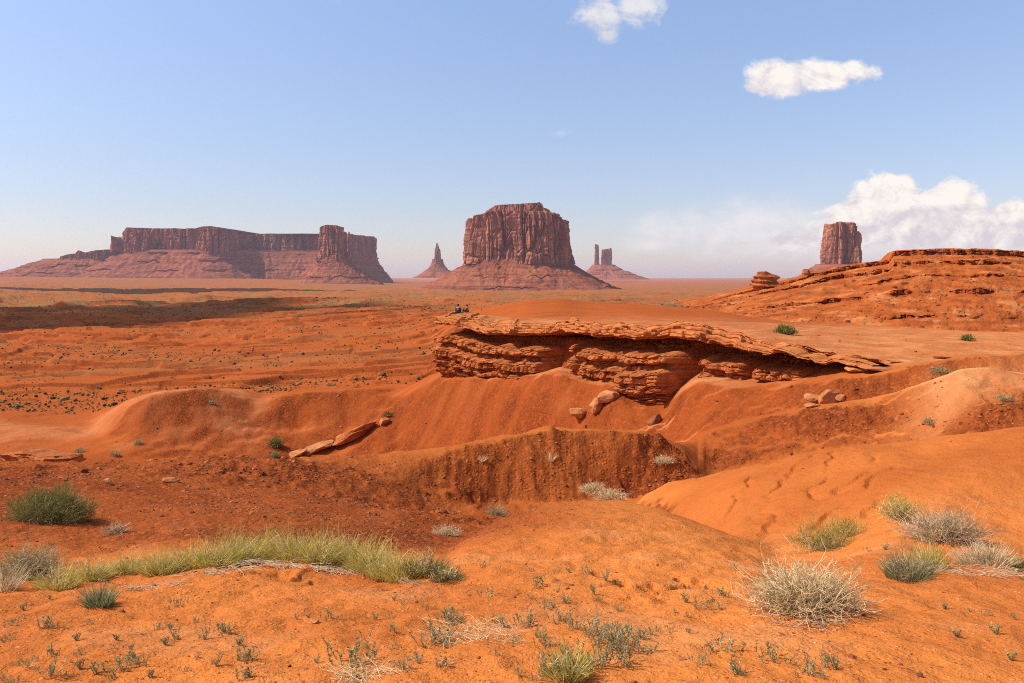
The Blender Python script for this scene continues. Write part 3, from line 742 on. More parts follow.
def outl(D, pts):
    """outline from (pixel column, metres behind depth D)"""
    return [((x - CX) / F * D, D + d) for x, d in pts]
def topf(D, xs, ys):
    X_ = [(x - CX) / F * D for x in xs]; Z_ = [(HY - y) / F * D for y in ys]
    return lambda x: np.interp(x, X_, Z_)
zpx = lambda y, D: (HY - y) / F * D

# central butte
D0 = 3050.0
r = empty('butte', (0, 0, 0), 'massive flat-topped butte standing alone in the centre of the plain', 'butte')
oc = outl(D0, [(460, 90), (467, 5), (488, -50), (506, -35), (520, -70), (540, -60), (556, -30), (570, 20), (576, 110), (571, 260), (545, 350), (500, 350), (468, 260)])
cliff('cliff', oc, zpx(264, D0), topf(D0, [455, 466, 474, 486, 550, 562, 568, 580], [222, 216.5, 214, 211.5, 211.5, 214, 217, 224]), r, 3, .9, .14, 90, 900, 2)
oc2 = outl(D0, [(480, 90), (492, 20), (520, 0), (545, 10), (555, 60), (552, 230), (520, 290), (485, 230)])
cliff('cap_rock', oc2, zpx(214, D0), topf(D0, [470, 489, 493, 520, 538, 545, 549, 560], [212, 206.5, 204.5, 203, 202, 200.8, 206, 211]), r, 9, .5, .5, 30, 500, 2)
talus('talus', oc, zpx(259, D0), zpx(294, D0) - 6, lambda x, n: np.interp(x, [(440 - CX) / F * D0, (500 - CX) / F * D0, (575 - CX) / F * D0], [190, 200, 205]) + 60 * np.clip(np.abs(n[:, 0]) - .3, 0, 1), r, 21, 1.0, ledges=(.2, .52, .78))

# long mesa on the left
D1 = 5600.0
r = empty('mesa', (0, 0, 0), 'long flat-topped mesa with an even cliff line at the far left of the plain', 'mesa')
oc = outl(D1, [(116, 120), (121, -20), (150, -50), (160, 10), (176, -40), (196, -10), (208, -80), (222, -70), (231, -20), (234, 240), (246, 300), (270, 250), (296, 290), (318, 240), (338, 220), (344, 160), (347, -40), (354, 90), (361, 260), (366, 430), (360, 700), (240, 800), (120, 600)])
cliff('cliff', oc, zpx(257, D1), topf(D1, [110, 122, 125, 150, 190, 205, 218, 231, 240, 300, 344, 350, 366, 370, 380], [232, 230, 227.5, 228.5, 228.5, 226.8, 227, 231, 231.5, 232.5, 233, 234, 234, 237.5, 240]), r, 31, 1.25, .05, 60, 1400, 1)
oc3 = outl(D1, [(109, 30), (112, -30), (120, -20), (125, 40), (122, 130), (111, 130)])
cliff('side_tower', oc3, zpx(252, D1), topf(D1, [105, 109.5, 111, 114, 116.5, 118, 119.5, 121, 123, 126], [242, 237, 235.5, 237, 241, 242, 238, 237.5, 241, 242]), r, 33, .5, .05, 30, 300, 1)
talus('talus', outl(D1, [(104, 120), (125, -40), (170, -60), (222, -90), (240, 120), (300, 200), (344, 100), (350, 0), (359, 180), (367, 380), (360, 720), (240, 820), (106, 600)]),
      zpx(249.5, D1), zpx(285, D1), lambda x, n: np.interp(x, [(100 - CX) / F * D1, (200 - CX) / F * D1, (376 - CX) / F * D1], [520, 300, 130]), r, 35, 1.3, n=700, ledges=(.12, .35, .6))
# low broken shoulder running off its left end
r = empty('rock_ridge', (0, 0, 0), 'low dark broken ridge tailing off left of the long mesa', 'ridge')
oc = outl(D1, [(52, 60), (60, -10), (75, -30), (92, -20), (108, 20), (108, 200), (80, 240), (54, 200)])
cliff('cliff', oc, zpx(264, D1), topf(D1, [50, 57, 58, 64, 70, 77, 79, 81, 83, 86, 95, 108], [259, 258, 256.5, 255.5, 254, 253.5, 250.5, 250.5, 254, 252.5, 250.5, 249]), r, 37, .5, .1, 24, 400, 1)
talus('talus', outl(D1, [(30, 60), (60, -30), (92, -40), (112, 20), (108, 240), (80, 280), (30, 240)]), zpx(258.5, D1), zpx(285, D1), lambda x, n: np.interp(x, [-3600, -3300, -2800], [900, 500, 300]), r, 39, 1.2, ledges=(.3, .6))

# butte standing before the mesa's right end
D2 = 4500.0
r = empty('butte', (0, 0, 0), 'blocky tower-like butte with wide ledged skirt before the right end of the long mesa', 'butte')
oc = outl(D2, [(313.5, 60), (316.5, -20), (329, -45), (341, -35), (346.5, 20), (346, 110), (334, 150), (316, 120)])
cliff('cliff', oc, zpx(261, D2), topf(D2, [308, 315, 319, 324, 338, 343, 345, 350], [233, 229, 226, 225, 225, 226.5, 231, 233]), r, 41, .75, .1, 70, 500, 1)
ocs = outl(D2, [(346.4, 30), (347.6, 22), (348.8, 30), (348.6, 44), (346.6, 44)])
cliff('side_spire', ocs, zpx(259, D2), topf(D2, [340, 360], [231, 232]), r, 43, .12, .02, 30, 120, 1)
talus('talus', outl(D2, [(314, 60), (321, -30), (333, -60), (344, -40), (351, 30), (348, 130), (334, 170), (317, 130)]), zpx(257, D2), zpx(286, D2), lambda x, n: 130 + 80 * np.clip(np.abs(n[:, 0]) - .2, 0, 1), r, 45, 1.0, ledges=(.25, .5, .72))

# lone finger spire
D3 = 7200.0
r = empty('rock_spire', (0, 0, 0), 'slim leaning finger spire on a dark cone between mesa and central butte', 'rock spire')
oc = outl(D3, [(433.6, 20), (435, -15), (439, -15), (441.4, 15), (440.5, 50), (435, 50)])
cliff('pinnacle', oc, zpx(263, D3), topf(D3, [433, 434.5, 435.5, 437, 438.6, 441.2, 442], [254, 248, 244, 242.5, 247, 250, 256]), r, 51, .35, .05, 60, 260, 1)
talus('talus', outl(D3, [(430, 20), (434, -20), (440, -20), (445, 20), (441, 60), (433, 60)]), zpx(259, D3), zpx(277.5, D3) - 4, lambda x, n: 80 + 95 * np.abs(n[:, 0]), r, 53, .6, ledges=(.3, .55), pw=2.3)

# castle-like group on the right of the central butte
D4 = 8200.0
r = empty('castle_butte', (0, 0, 0), 'pair of hazy blue rock towers far behind the central butte', 'butte')
oc = outl(D4, [(594, 15), (595, -20), (598.5, -20), (599.6, 15), (598.5, 50), (595, 50)])
cliff('tower', oc, zpx(268, D4), topf(D4, [590, 594.5, 597, 599, 605], [245, 244, 244.5, 245, 246]), r, 61, .35, .03, 50, 240, 1)
oc = outl(D4, [(601, 20), (602, -25), (607, -30), (611, -20), (613, 25), (610, 70), (603, 70)])
cliff('tower', oc, zpx(269, D4), topf(D4, [600, 601.5, 603.5, 604.5, 606, 607.5, 609, 611.5, 613], [250, 249.5, 249.5, 251.5, 249, 248.8, 250.5, 247.8, 249]), r, 63, .4, .04, 50, 300, 1)
talus('talus', outl(D4, [(590, 30), (596, -40), (610, -40), (618, 30), (612, 110), (594, 110)]), zpx(264.5, D4), zpx(279, D4) - 4, lambda x, n: np.where(n[:, 0] > .2, 300, 110) + 60, r, 65, .9, ledges=(.4, .7))

# butte behind the hill on the right
D5 = 3600.0
r = empty('butte', (0, 0, 0), 'tall narrow reddish butte rising behind the layered hill on the right', 'butte')
oc = outl(D5, [(829, 60), (831, -10), (839, -40), (845, -5), (853, -40), (862, -15), (866.5, 50), (862, 130), (844, 160), (831, 130)])
cliff('cliff', oc, zpx(268, D5), topf(D5, [822, 827, 829.5, 832, 834, 849, 854, 858, 861, 865], [238, 232, 224, 223, 221.8, 222.3, 223.5, 227, 233, 242]), r, 71, .75, .07, 80, 600, 1)
talus('talus', outl(D5, [(820, 60), (828, -40), (848, -60), (862, -20), (866, 60), (858, 150), (840, 180), (823, 150)]), zpx(264, D5), zpx(292, D5), lambda x, n: 150 + 90 * np.abs(n[:, 0]), r, 73, .9, ledges=(.35, .6))

# ------------------------------------------------------------------ rocks
def rock_mesh(name, dims, seed, npts=26, bev=.08, strata=0.0, smooth=False, cuts=2, rough=1.0):
    rg = np.random.default_rng(seed)
    p = rg.normal(size=(npts, 3)); p = p / ((np.abs(p) ** 3.2).sum(1) ** (1 / 3.2))[:, None] * rg.uniform(.82, 1.05, (npts, 1))
    p *= np.array(dims) / 2
    bm = bmesh.new()
    for q_ in p: bm.verts.new(q_)
    g = bmesh.ops.convex_hull(bm, input=bm.verts[:])
    for v_ in [v_ for v_ in bm.verts if not v_.link_faces]: bm.verts.remove(v_)
    bmesh.ops.bevel(bm, geom=bm.edges[:], offset=min(dims) * bev, segments=2, affect='EDGES', profile=.6, clamp_overlap=True)
    bmesh.ops.triangulate(bm, faces=bm.faces[:])
    bmesh.ops.subdivide_edges(bm, edges=[e for e in bm.edges if e.calc_length() > min(dims) * .25], cuts=cuts, use_grid_fill=True)
    bmesh.ops.triangulate(bm, faces=bm.faces[:])
    co = np.array([v_.co[:] for v_ in bm.verts]); s = min(dims)
    d = .13 * rough * s * fbm3(co[:, 0] / s * 1.7, co[:, 1] / s * 1.7, co[:, 2] / s * 1.7, 4, seed)
    if strata: d = d + strata * s * perlin3(co[:, 0] / s * .4, co[:, 1] / s * .4, co[:, 2] / s * 7, seed + 1)
    nl = co / (np.linalg.norm(co, axis=1)[:, None] + 1e-9); nl[:, 2] *= .4
    co = co + nl * d[:, None]
    for v_, c_ in zip(bm.verts, co): v_.co = c_
    me = bpy.data.meshes.new(name); bm.to_mesh(me); bm.free()
    for f_ in me.polygons: f_.use_smooth = smooth
    return me

def rock(name, px, dims, rot, seed, label, cat='boulder', mat='boulder', group=None, sink=.25, strata=.05, at=None, bev=.08, rough=1.0, cuts=2):
    p = ground_at(*px) if at is None else at
    o = link(name, rock_mesh(name, dims, seed, strata=strata, bev=bev, rough=rough, cuts=cuts), M[mat])
    o.location = (p[0], p[1], p[2] + dims[2] * (.5 - sink)); o.rotation_euler = [math.radians(a) for a in rot]
    return tag(o, label, cat, group)

rock('flat_slab', (354, 437), (4.3, 1.8, 1.05), (-10, -23, 10), 101, 'long tilted brown sandstone slab lying on the left slope below the point', 'rock slab', mat='ledge', strata=.22, sink=.30, bev=.03, rough=1.5, cuts=4)
rock('flat_slab', (316, 449), (3.6, 2.1, .55), (6, -16, 10), 102, 'pale flat slab below the end of the long tilted slab', 'rock slab', strata=.08, sink=.3)
rock('flat_slab', (294, 455), (2.2, 1.2, .35), (6, -18, 18), 103, 'small pale slab at the lower left foot of the two slabs', 'rock slab', strata=.08, sink=.3)
rock('boulder', (384, 424), (1.1, .8, .7), (4, -10, 30), 104, 'small dark block touching the upper end of the long tilted slab')
rock('boulder', (580, 416), (1.5, 1.1, .65), (0, 8, 20), 105, 'pale rounded boulder, left of three lying under the point')
rock('boulder', (597, 410), (1.1, .8, 1.0), (10, -30, 40), 106, 'pale upright slab boulder leaning in the middle of three under the point')
rock('boulder', (608, 400), (1.7, 1.0, .8), (0, -12, 10), 107, 'pale boulder highest of three under the point, half buried in the slope')
rock('boulder', (655, 423), (1.0, .6, .55), (0, -38, 20), 108, 'lone dark tilted rock on the slope under the big buttress', mat='darkrock')
rock('boulder', (829, 403), (1.05, .85, .85), (6, -8, 25), 109, 'big angular pale block of the fallen pile below the ledge on the right', bev=.04)
rock('boulder', (815, 402), (1.0, .7, .5), (4, 14, -20), 110, 'flat pale block leaning on the left of the big angular block', bev=.04)
rock('boulder', (812, 407), (.7, .5, .25), (0, 6, 10), 111, 'thin pale plate at the lower left of the fallen block pile', bev=.04)
rock('boulder', (840, 400), (.6, .5, .4), (0, 16, 10), 112, 'smaller block tucked against the right of the big angular block', bev=.04)
rock('flat_stone', (170, 482), (.42, .30, .13), (0, 4, 10), 113, 'flat pale stone on the red gravel right of the green bush', 'stone')
rock('stone', (85, 472), (.20, .16, .13), (10, 4, 40), 114, 'small dark stone on the gravel crest above the green bush', 'stone', mat='darkrock')
rock('stone', (108, 484), (.22, .2, .14), (10, 14, 10), 115, 'brown rough stone between the green bush and the flat pale stone', 'stone')
rock('pale_stone', (682, 660), (.055, .035, .02), (0, 0, 10), 118, 'tiny white stone among the sprigs near the bottom of the photo', 'stone')
rock('stone', (316, 623), (.06, .05, .03), (0, 0, 50), 119, 'small brown stone on bare sand left of the sprigs', 'stone')
rock('flat_slab', (902, 362), (1.6, 1.0, .22), (0, 4, -10), 120, 'thin dark-edged ledge slab right of the point, under the track', 'rock slab', strata=.05)
rock('flat_slab', (882, 371), (1.7, .9, .28), (0, 4, 5), 121, 'thin ledge slab at the right end of the point above a shaded nook', 'rock slab')
rock('flat_slab', (944, 358), (1.4, .8, .2), (0, 3, -6), 122, 'thin ledge slab nearest the pale dome at the right', 'rock slab')
rock('flat_slab', (858, 372), (1.3, .9, .3), (0, 6, -16), 123, 'thin ledge slab hanging over the fallen block pile', 'rock slab')
# dark scarp in the gully at the far left
p = ground_at(36, 459, 24)
for k, (x, d, w_, hh) in enumerate(((8, 1.2, 3.0, .75), (33, 0, 2.8, .95), (58, -.6, 2.4, .7))):
    D = 42 + d; a_ = np.array([(x - CX) / F * D, D, (HY - 463) / F * D])
    rock('rock_outcrop', None, (w_ * 1.25, 1.4, hh), (0, 2, -6 + 5 * k), 130 + k, ('dark broken outcrop in the gully at the left edge of the photo', 'dark middle outcrop of the gully wall beyond the green bush', 'dark tapering right end of the gully wall beyond the green bush')[k], 'rock outcrop', 'ledge', 'dark outcrops in the left gully', at=a_, sink=.28, strata=.35, bev=.02, rough=3.2, cuts=5)
# knob and lump on the hill's shoulder
kp = hill_at(766, 288)
rock('rock_outcrop', None, (8.0, 6, 6.2), (0, 3, 10), 140, 'rounded layered rock knob on the left shoulder of the hill', 'rock outcrop', 'hillrock', at=kp - np.array([0, 0, .4]), sink=.16, strata=.26, bev=.06, rough=1.6, cuts=4)
kp = hill_at(805, 277.5)
rock('rock_outcrop', None, (2.6, 2.2, 2.8), (0, 5, 30), 141, 'little stubby rock knob on the hill line before the tall right butte', 'rock outcrop', 'hillrock', at=kp, sink=.1, strata=.1)

# loose stones, far too many to count
def scatter_stones(name, pts, sizes, mat, smooth=False, seed=1):
    rg = np.random.default_rng(seed)
    t = (1 + 5 ** .5) / 2
    ico = np.array([(-1, t, 0), (1, t, 0), (-1, -t, 0), (1, -t, 0), (0, -1, t), (0, 1, t), (0, -1, -t), (0, 1, -t), (t, 0, -1), (t, 0, 1), (-t, 0, -1), (-t, 0, 1)]) / 1.9
    fc = np.array([(0, 11, 5), (0, 5, 1), (0, 1, 7), (0, 7, 10), (0, 10, 11), (1, 5, 9), (5, 11, 4), (11, 10, 2), (10, 7, 6), (7, 1, 8), (3, 9, 4), (3, 4, 2), (3, 2, 6), (3, 6, 8), (3, 8, 9), (4, 9, 5), (2, 4, 11), (6, 2, 10), (8, 6, 7), (9, 8, 1)])
    n = len(pts)
    a = rg.random(n) * 6.283; ca, sa = np.cos(a), np.sin(a)
    v = ico[None] * rg.uniform(.55, 1.25, (n, 12, 1)) * np.stack([rg.uniform(.7, 1.3, n), rg.uniform(.6, 1.1, n), rg.uniform(.4, .85, n)], -1)[:, None] * (sizes[:, None, None] * .5)
    v = np.stack([v[..., 0] * ca[:, None] - v[..., 1] * sa[:, None], v[..., 0] * sa[:, None] + v[..., 1] * ca[:, None], v[..., 2]], -1) + pts[:, None]
    f = (fc[None] + (np.arange(n) * 12)[:, None, None]).reshape(-1, 3)
    tint = np.repeat(rg.random(n), 12)
    o = link(name, mesh_np(name, v.reshape(-1, 3), None, f, smooth, {'tint': tint}), mat)
    return tag(o, kind='stuff')

def sample_ground(n, dmin, dmax, wfun, x0=-60, x1=1084, seed=0, power=1.0):
    """random visible points of the sheet, kept with probability wfun(col,row masks)"""
    rg = np.random.default_rng(seed)
    r0, r1 = np.searchsorted(rows, dmin), np.searchsorted(rows, dmax)
    ca, cb = c0 + int((max((x0 - CX) / F, -UMAX) + UMAX) / (2 * UMAX) * 1179), c0 + int((min((x1 - CX) / F, UMAX) + UMAX) / (2 * UMAX) * 1179)
    ri = r0 + (rg.random(n) ** power * (r1 - r0 - 1)).astype(int); ci = rg.integers(ca, cb, n)
    keep = (rg.random(n) < wfun[ri, ci]) & (VIS[ri, ci] | (rg.random(n) < .15))
    ri, ci = ri[keep], ci[keep]; tr, tc = rg.random(len(ri)), rg.random(len(ri))
    L_ = lambda A: (A[ri, ci] * (1 - tr) + A[ri + 1, ci] * tr) * (1 - tc) + (A[ri, ci + 1] * (1 - tr) + A[ri + 1, ci + 1] * tr) * tc
    return np.stack([L_(X), L_(Y), L_(Z)], -1), rg
clump = sstep(-.05, .35, fbm2(X / 2.2, Y / 2.2, 3, 140))
pts, rg = sample_ground(90000, 10, 35, np.clip(a_grav * (.2 + 1.2 * clump), 0, 1), seed=2)
pts2, rg2 = sample_ground(26000, 3.2, 16, (.05 + .30 * clump) * np.ones_like(X), seed=3)
pts3, rg3 = sample_ground(9000, 33, 100, np.clip(a_grav + .08, 0, 1) * (.1 + .8 * clump) * .6, seed=4)
sz = np.concatenate([np.exp(rg.normal(-3.05, .55, len(pts))) * (.45 + .55 * sstep(12, 24, pts[:, 1])), np.exp(rg2.normal(-4.55, .62, len(pts2))), np.exp(rg3.normal(-1.9, .5, len(pts3)))])
scatter_stones('gravel', np.concatenate([pts, pts2, pts3]), np.clip(sz, .004, .6), M['stone'], seed=5)
# rubble on the hill
k_ = rng.integers(0, nv * len(hx), 24000); ii, jj = k_ // len(hx), k_ % len(hx)
ok = (vd[ii] < 1.0) & (hx[jj] < 1080) & (rng.random(len(ii)) < .15 + .6 * (sstep(.05, .3, fbm2(HX[ii, jj] / 12, HD[ii, jj] / 12, 3, 150))))
hp = np.stack([HX[ii, jj], HD[ii, jj], HZ[ii, jj]], -1)[ok]
scatter_stones('rubble', hp, np.clip(np.exp(rng.normal(-.85, .55, len(hp))), .1, 1.5), M['stone'], seed=6)
# scrub of the plain
ps, rgs = sample_ground(380000, 88, 2600, np.clip((.22 + .78 * sstep(0, .3, fbm2(X / 60, Y / 40, 3, 160))) * (.25 + a_sage), 0, 1) * (1 - sstep(452, 470, XX) * (1 - sstep(180, 260, DD))) * .5, seed=7)
scatter_stones('scrub', ps + np.array([0, 0, .15]), np.clip(np.exp(rgs.normal(-1.0, .55, len(ps))) * (.55 + 1.0 * sstep(100, 600, ps[:, 1])), .15, 2.2), M['scrub'], True, seed=8)

# pale dirt road across the plain
rv = []
for x in np.linspace(284, 458, 120):
    D = float(road_D(x)); D1_ = float(road_D(x + 1)); p = np.array([(x - CX) / F * D, D]); q_ = np.array([(x + 1 - CX) / F * D1_, D1_])
    t_ = (q_ - p) / np.linalg.norm(q_ - p); n_ = np.array([-t_[1], t_[0]])
    for dx in (-1, -.33, .33, 1):
        c_ = p + n_ * dx * 3.2 * (1 + .2 * math.sin(x * .7)); rv.append((c_[0], c_[1], zxy(c_[0], c_[1]) + .3))
tag(link('road', mesh_np('road', rv, grid_faces(120, 4, flip=True), None, True), M['road']), kind='structure')

# ------------------------------------------------------------------ plants
def grass_parts(n, rx, ry, h, seed, w=.006, lean=.55, bend=.10):
    """upright blades in an elliptical clump"""
    random.seed(seed); mb = MB()
    for _ in range(n):
        a = random.random() * 6.283; q_ = math.sqrt(random.random())
        px, py = q_ * rx * math.cos(a), q_ * ry * math.sin(a)
        d = (math.cos(a) * q_ * lean + random.gauss(0, .22), math.sin(a) * q_ * lean + random.gauss(0, .22), 1)
        L_ = h * random.uniform(.4, 1.12) * (1 - .35 * q_ * q_) * (1 + .3 * math.sin(px * 31 + seed) * math.sin(py * 27 + seed * 2))
        mb.blade((px, py, -.01), d, L_, w * random.uniform(.7, 1.3), bend * random.uniform(.2, 1.6), min(1, max(0, random.gauss(.5, .28))))
    return mb

def dome_parts(n, rx, ry, h, seed, w=.006, ln=.3):
    """fine sprays that fill a lumpy dome"""
    random.seed(seed); mb = MB(); rg = np.random.default_rng(seed)
    d = rg.normal(size=(n, 3)); d[:, 2] = np.abs(d[:, 2]) + .03; d /= np.linalg.norm(d, axis=1)[:, None]
    lum = 1 + .8 * fbm3(d[:, 0] * 2.2, d[:, 1] * 2.2, d[:, 2] * 2.2, 3, seed % 50)
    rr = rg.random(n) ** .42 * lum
    for k in range(n):
        q_ = d[k] * rr[k]; p = (q_[0] * rx * .86, q_[1] * ry * .86, q_[2] * h * .80)
        dd = d[k] * .55 + np.array([random.gauss(0, .55), random.gauss(0, .55), .40 + random.gauss(0, .45)])
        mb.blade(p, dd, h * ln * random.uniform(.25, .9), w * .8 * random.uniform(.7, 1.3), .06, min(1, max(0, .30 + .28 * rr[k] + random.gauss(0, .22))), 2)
    return mb

def twig_parts(n, rx, ry, h, seed, r=.004, crook=.50, sub=3):
    """crooked dry branches that fill a low dome"""
    random.seed(seed); mb = MB()
    for _ in range(n):
        a = random.random() * 6.283; el = math.acos(random.random() ** .8) 
        d = np.array([math.cos(a) * math.sin(el) * rx, math.sin(a) * math.sin(el) * ry, math.cos(el) * h + .02])
        L_ = np.linalg.norm(d) * random.uniform(.55, 1.0); d = d / np.linalg.norm(d)
        st_ = np.array([random.gauss(0, rx * .16), random.gauss(0, ry * .16), 0])
        pts = [st_]; dd = d.copy(); seg = 5
        for k in range(seg):
            dd = dd + np.array([random.gauss(0, crook), random.gauss(0, crook), random.gauss(0, crook * .8)]) * .6; dd /= np.linalg.norm(dd)
            q_ = pts[-1] + dd * L_ / seg; q_[2] = max(q_[2], .005); pts.append(q_)
        tn = min(1, max(0, random.gauss(.55, .28)))
        mb.tube(pts, r, r * .4, tn)
        for _k in range(sub):
            b_ = pts[random.randint(2, seg)]; e2 = dd + np.array([random.gauss(0, .7), random.gauss(0, .7), random.gauss(.1, .6)])
            e2 /= np.linalg.norm(e2); c2 = b_ + e2 * L_ * .16; c3 = c2 + (e2 + np.array([random.gauss(0, .5), random.gauss(0, .5), random.gauss(0, .4)])) * L_ * .13
            c2[2] = max(c2[2], .005); c3[2] = max(c3[2], .005)
            mb.tube([b_, c2, c3], r * .55, r * .25, tn)
    return mb

def lit_parts(n, rx, ry, seed, r=.004):
    """fallen stems lying about"""
    random.seed(seed); mb = MB()
    for _ in range(n):
        x, y = random.uniform(-rx, rx), random.uniform(-ry, ry); a = random.gauss(0, .5) if rx > 2 * ry else random.random() * 6.283
        L_ = random.uniform(.08, .28); pts = [np.array([x, y, random.uniform(.005, .04)])]
        for k in range(4):
            a += random.gauss(0, .35); pts.append(pts[-1] + np.array([math.cos(a), math.sin(a), 0]) * L_ / 4 + np.array([0, 0, random.gauss(0, .008)]))
        mb.tube(pts, r * random.uniform(.5, 1.2), r * .4, min(1, max(0, random.gauss(.6, .25))))
    return mb

def sprig_parts(nst, h, spread, seed):
    random.seed(seed); st, lf = MB(), MB()
    for _ in range(nst):
        a = random.random() * 6.283; q_ = random.random() * spread
        p = np.array([q_ * math.cos(a), q_ * math.sin(a), -.004]); d = np.array([random.gauss(0, .28) + .3 * math.cos(a), random.gauss(0, .28) + .3 * math.sin(a), 1]); d /= np.linalg.norm(d)
        L_ = h * random.uniform(.45, 1.05); pts = [p]
        for k in range(4):
            d = d + np.array([random.gauss(0, .1), random.gauss(0, .1), .08]); d /= np.linalg.norm(d); pts.append(pts[-1] + d * L_ / 4)
        st.tube(pts, .0022, .0012, random.random())
        tn = min(1, max(0, random.gauss(.5, .22)))
        for k in range(int(9 + L_ * 90)):
            t = random.uniform(.12, 1.02) * 4; i_ = min(int(t), 3); b_ = pts[i_] + (pts[i_ + 1] - pts[i_]) * (t - i_)
            aa = random.random() * 6.283; dl = np.array([math.cos(aa), math.sin(aa), random.uniform(.4, 1.3)])
            lf.blade(b_, dl, random.uniform(.012, .026), random.uniform(.005, .008), .05, min(1, max(0, tn + random.gauss(0, .12))), 2)
    return st, lf

def zfix(o, px=None):
    return o

def place(root, p, rz=0., s=1.):
    root.location = (float(p[0]), float(p[1]), float(p[2])); root.rotation_euler = (0, 0, rz); root.scale = (s, s, s)
    return root

def tree_copy(src):
    c = src.copy(); C.objects.link(c)
    for ch in src.children:
        d = ch.copy(); C.objects.link(d); d.parent = c
    return c

def bush(name, px, rx, ry, h, seed, label, cat='bush', leaf='green', nb=900, nt=120, w=.006, twig='dry', lean=.8, bend=.12, group=None, p=None, tr=.004):
    p = ground_at(*px) if p is None else p
    r = empty(name, p, label, cat, group)
    if nb:
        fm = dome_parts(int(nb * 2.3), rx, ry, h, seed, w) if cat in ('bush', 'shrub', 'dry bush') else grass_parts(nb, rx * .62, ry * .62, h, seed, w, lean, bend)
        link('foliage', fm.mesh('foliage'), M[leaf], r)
    if nt: link('twigs', twig_parts(nt, rx * .95, ry * .95, h * .8, seed + 1, tr).mesh('twigs'), M[twig], r)
    return r

# the big green bush and its dead twigs
bush('green_bush', (50, 521), .76, .6, .58, 201, 'large rounded green bush on the red gravel slope at the left', leaf='green', nb=4200, nt=260, w=.007, lean=1.0, bend=.16)
bush('dry_brush', (116, 534), .26, .2, .2, 203, 'dead grey brushwood in the shade right of the large green bush', 'dry brush', nb=0, nt=90, tr=.005)
# grey bush at the left edge
bush('dry_bush', (26, 580), .42, .35, .38, 205, 'grey half-dead bush with straw at the left edge, left of the long grass', 'bush', 'sage', 900, 420, .006)
bush('straw_tuft', (2, 590), .22, .2, .26, 207, 'pale straw tuft cut by the left edge of the photo', 'grass tuft', 'straw', 350, 30, .006)
# grass clumps along the crest of the near mound
gl = [(58, 588, .24, .24), (92, 578, .26, .22), (128, 573, .27, .23), (160, 572, .27, .26), (190, 569, .28, .30), (214, 566, .28, .34), (240, 562, .30, .40), (266, 560, .30, .43), (292, 560, .29, .40), (318, 562, .29, .40), (343, 564, .29, .43), (366, 570, .28, .40), (386, 577, .26, .38), (402, 581, .22, .34), (426, 574, .26, .28), (446, 580, .2, .16)]
gpos = ['beside the grey bush', 'second clump from the left of the long row', 'low third clump of the long row', 'above the small dead sticks', 'above the lone sage tuft', 'left of the first tall clump', 'first tall clump of the long row', 'tallest clump of the left hump', 'right of the tallest left clump', 'behind the bleached stems', 'taller clump on the right hump', 'on the right hump crest', 'where the row bends downhill', 'last bright clump of the row', 'darker detached clump at the right end', 'low dark fringe ending the row']
for k, (x, y, w_, hh) in enumerate(gl):
    bush('grass_clump', (x, y), w_, .20, hh, 300 + 3 * k, 'yellow-green grass clump, ' + gpos[k], 'grass clump', 'grass' if k < 14 else 'green', 620, 60, .0055, lean=.95, bend=.18, twig='straw', group='clumps of the long grass row')
for k, (x, y, n_, rx_, lb) in enumerate([(275, 567, 110, .45, 'bleached dead stems lying under the left hump of the grass row'), (345, 573, 100, .34, 'bleached dead stems under the right hump of the grass row'), (212, 574, 60, .35, 'thin dead sticks on sand right of the lone sage tuft'), (140, 590, 40, .3, 'sparse dark sticks below the left end of the grass row'), (415, 586, 45, .2, 'dead stems at the low right end of the grass row')]):
    o = link('dead_stems', lit_parts(n_, rx_, .07, 360 + k).mesh('dead_stems'), M['dry']); p = ground_at(x, y); o.location = p
    o.rotation_euler = (0, (.05, .14, -.1, -.1, .3)[k], (-.05, .2, .05, .1, .4)[k]); tag(o, lb, 'dead stems', 'dead stems along the grass row')
bush('sage_tuft', (100, 606), .13, .12, .22, 381, 'lone blue-green sage tuft below the long grass at left', 'sage tuft', 'sage', 420, 0, .008, lean=.7)
# pale brush in the gullies
bush('dry_bush', (592, 497), .50, .35, .34, 391, 'pale straw-coloured brush tumbled in the gully, upper left half', 'dry bush', 'straw', 600, 160, .012, lean=1.0, tr=.007, p=P(592, 492, 24.5))
bush('dry_bush', (611, 501), .62, .4, .42, 394, 'pale straw-coloured brush in the gully just behind the near dome', 'dry bush', 'straw', 800, 200, .012, lean=1.0, tr=.007, p=P(611, 501, 24.0))
bush('dry_bush', (446, 536), .34, .25, .24, 397, 'pale dry brush where the dark slope meets the near dome', 'dry bush', 'straw', 500, 120, .009, lean=1.1)
bush('dry_bush', (497, 515), .40, .3, .34, 399, 'brownish small shrub on the dark gravel slope, centre', 'shrub', 'sage', 300, 150, .01, p=None)
bush('dry_bush', (664, 463), .45, .3, .3, 402, 'tan dry tuft high on the dark slope near its right nose', 'dry bush', 'straw', 400, 90, .013)
bush('dry_bush', (551, 461), .10, .1, .38, 405, 'thin pale stalk on the dark gravel ridge', 'dry stalk', 'straw', 40, 10, .02)
bush('dry_bush', (482, 461), .12, .1, .34, 406, 'small pale stalk on the left part of the dark ridge', 'dry stalk', 'straw', 45, 10, .02)
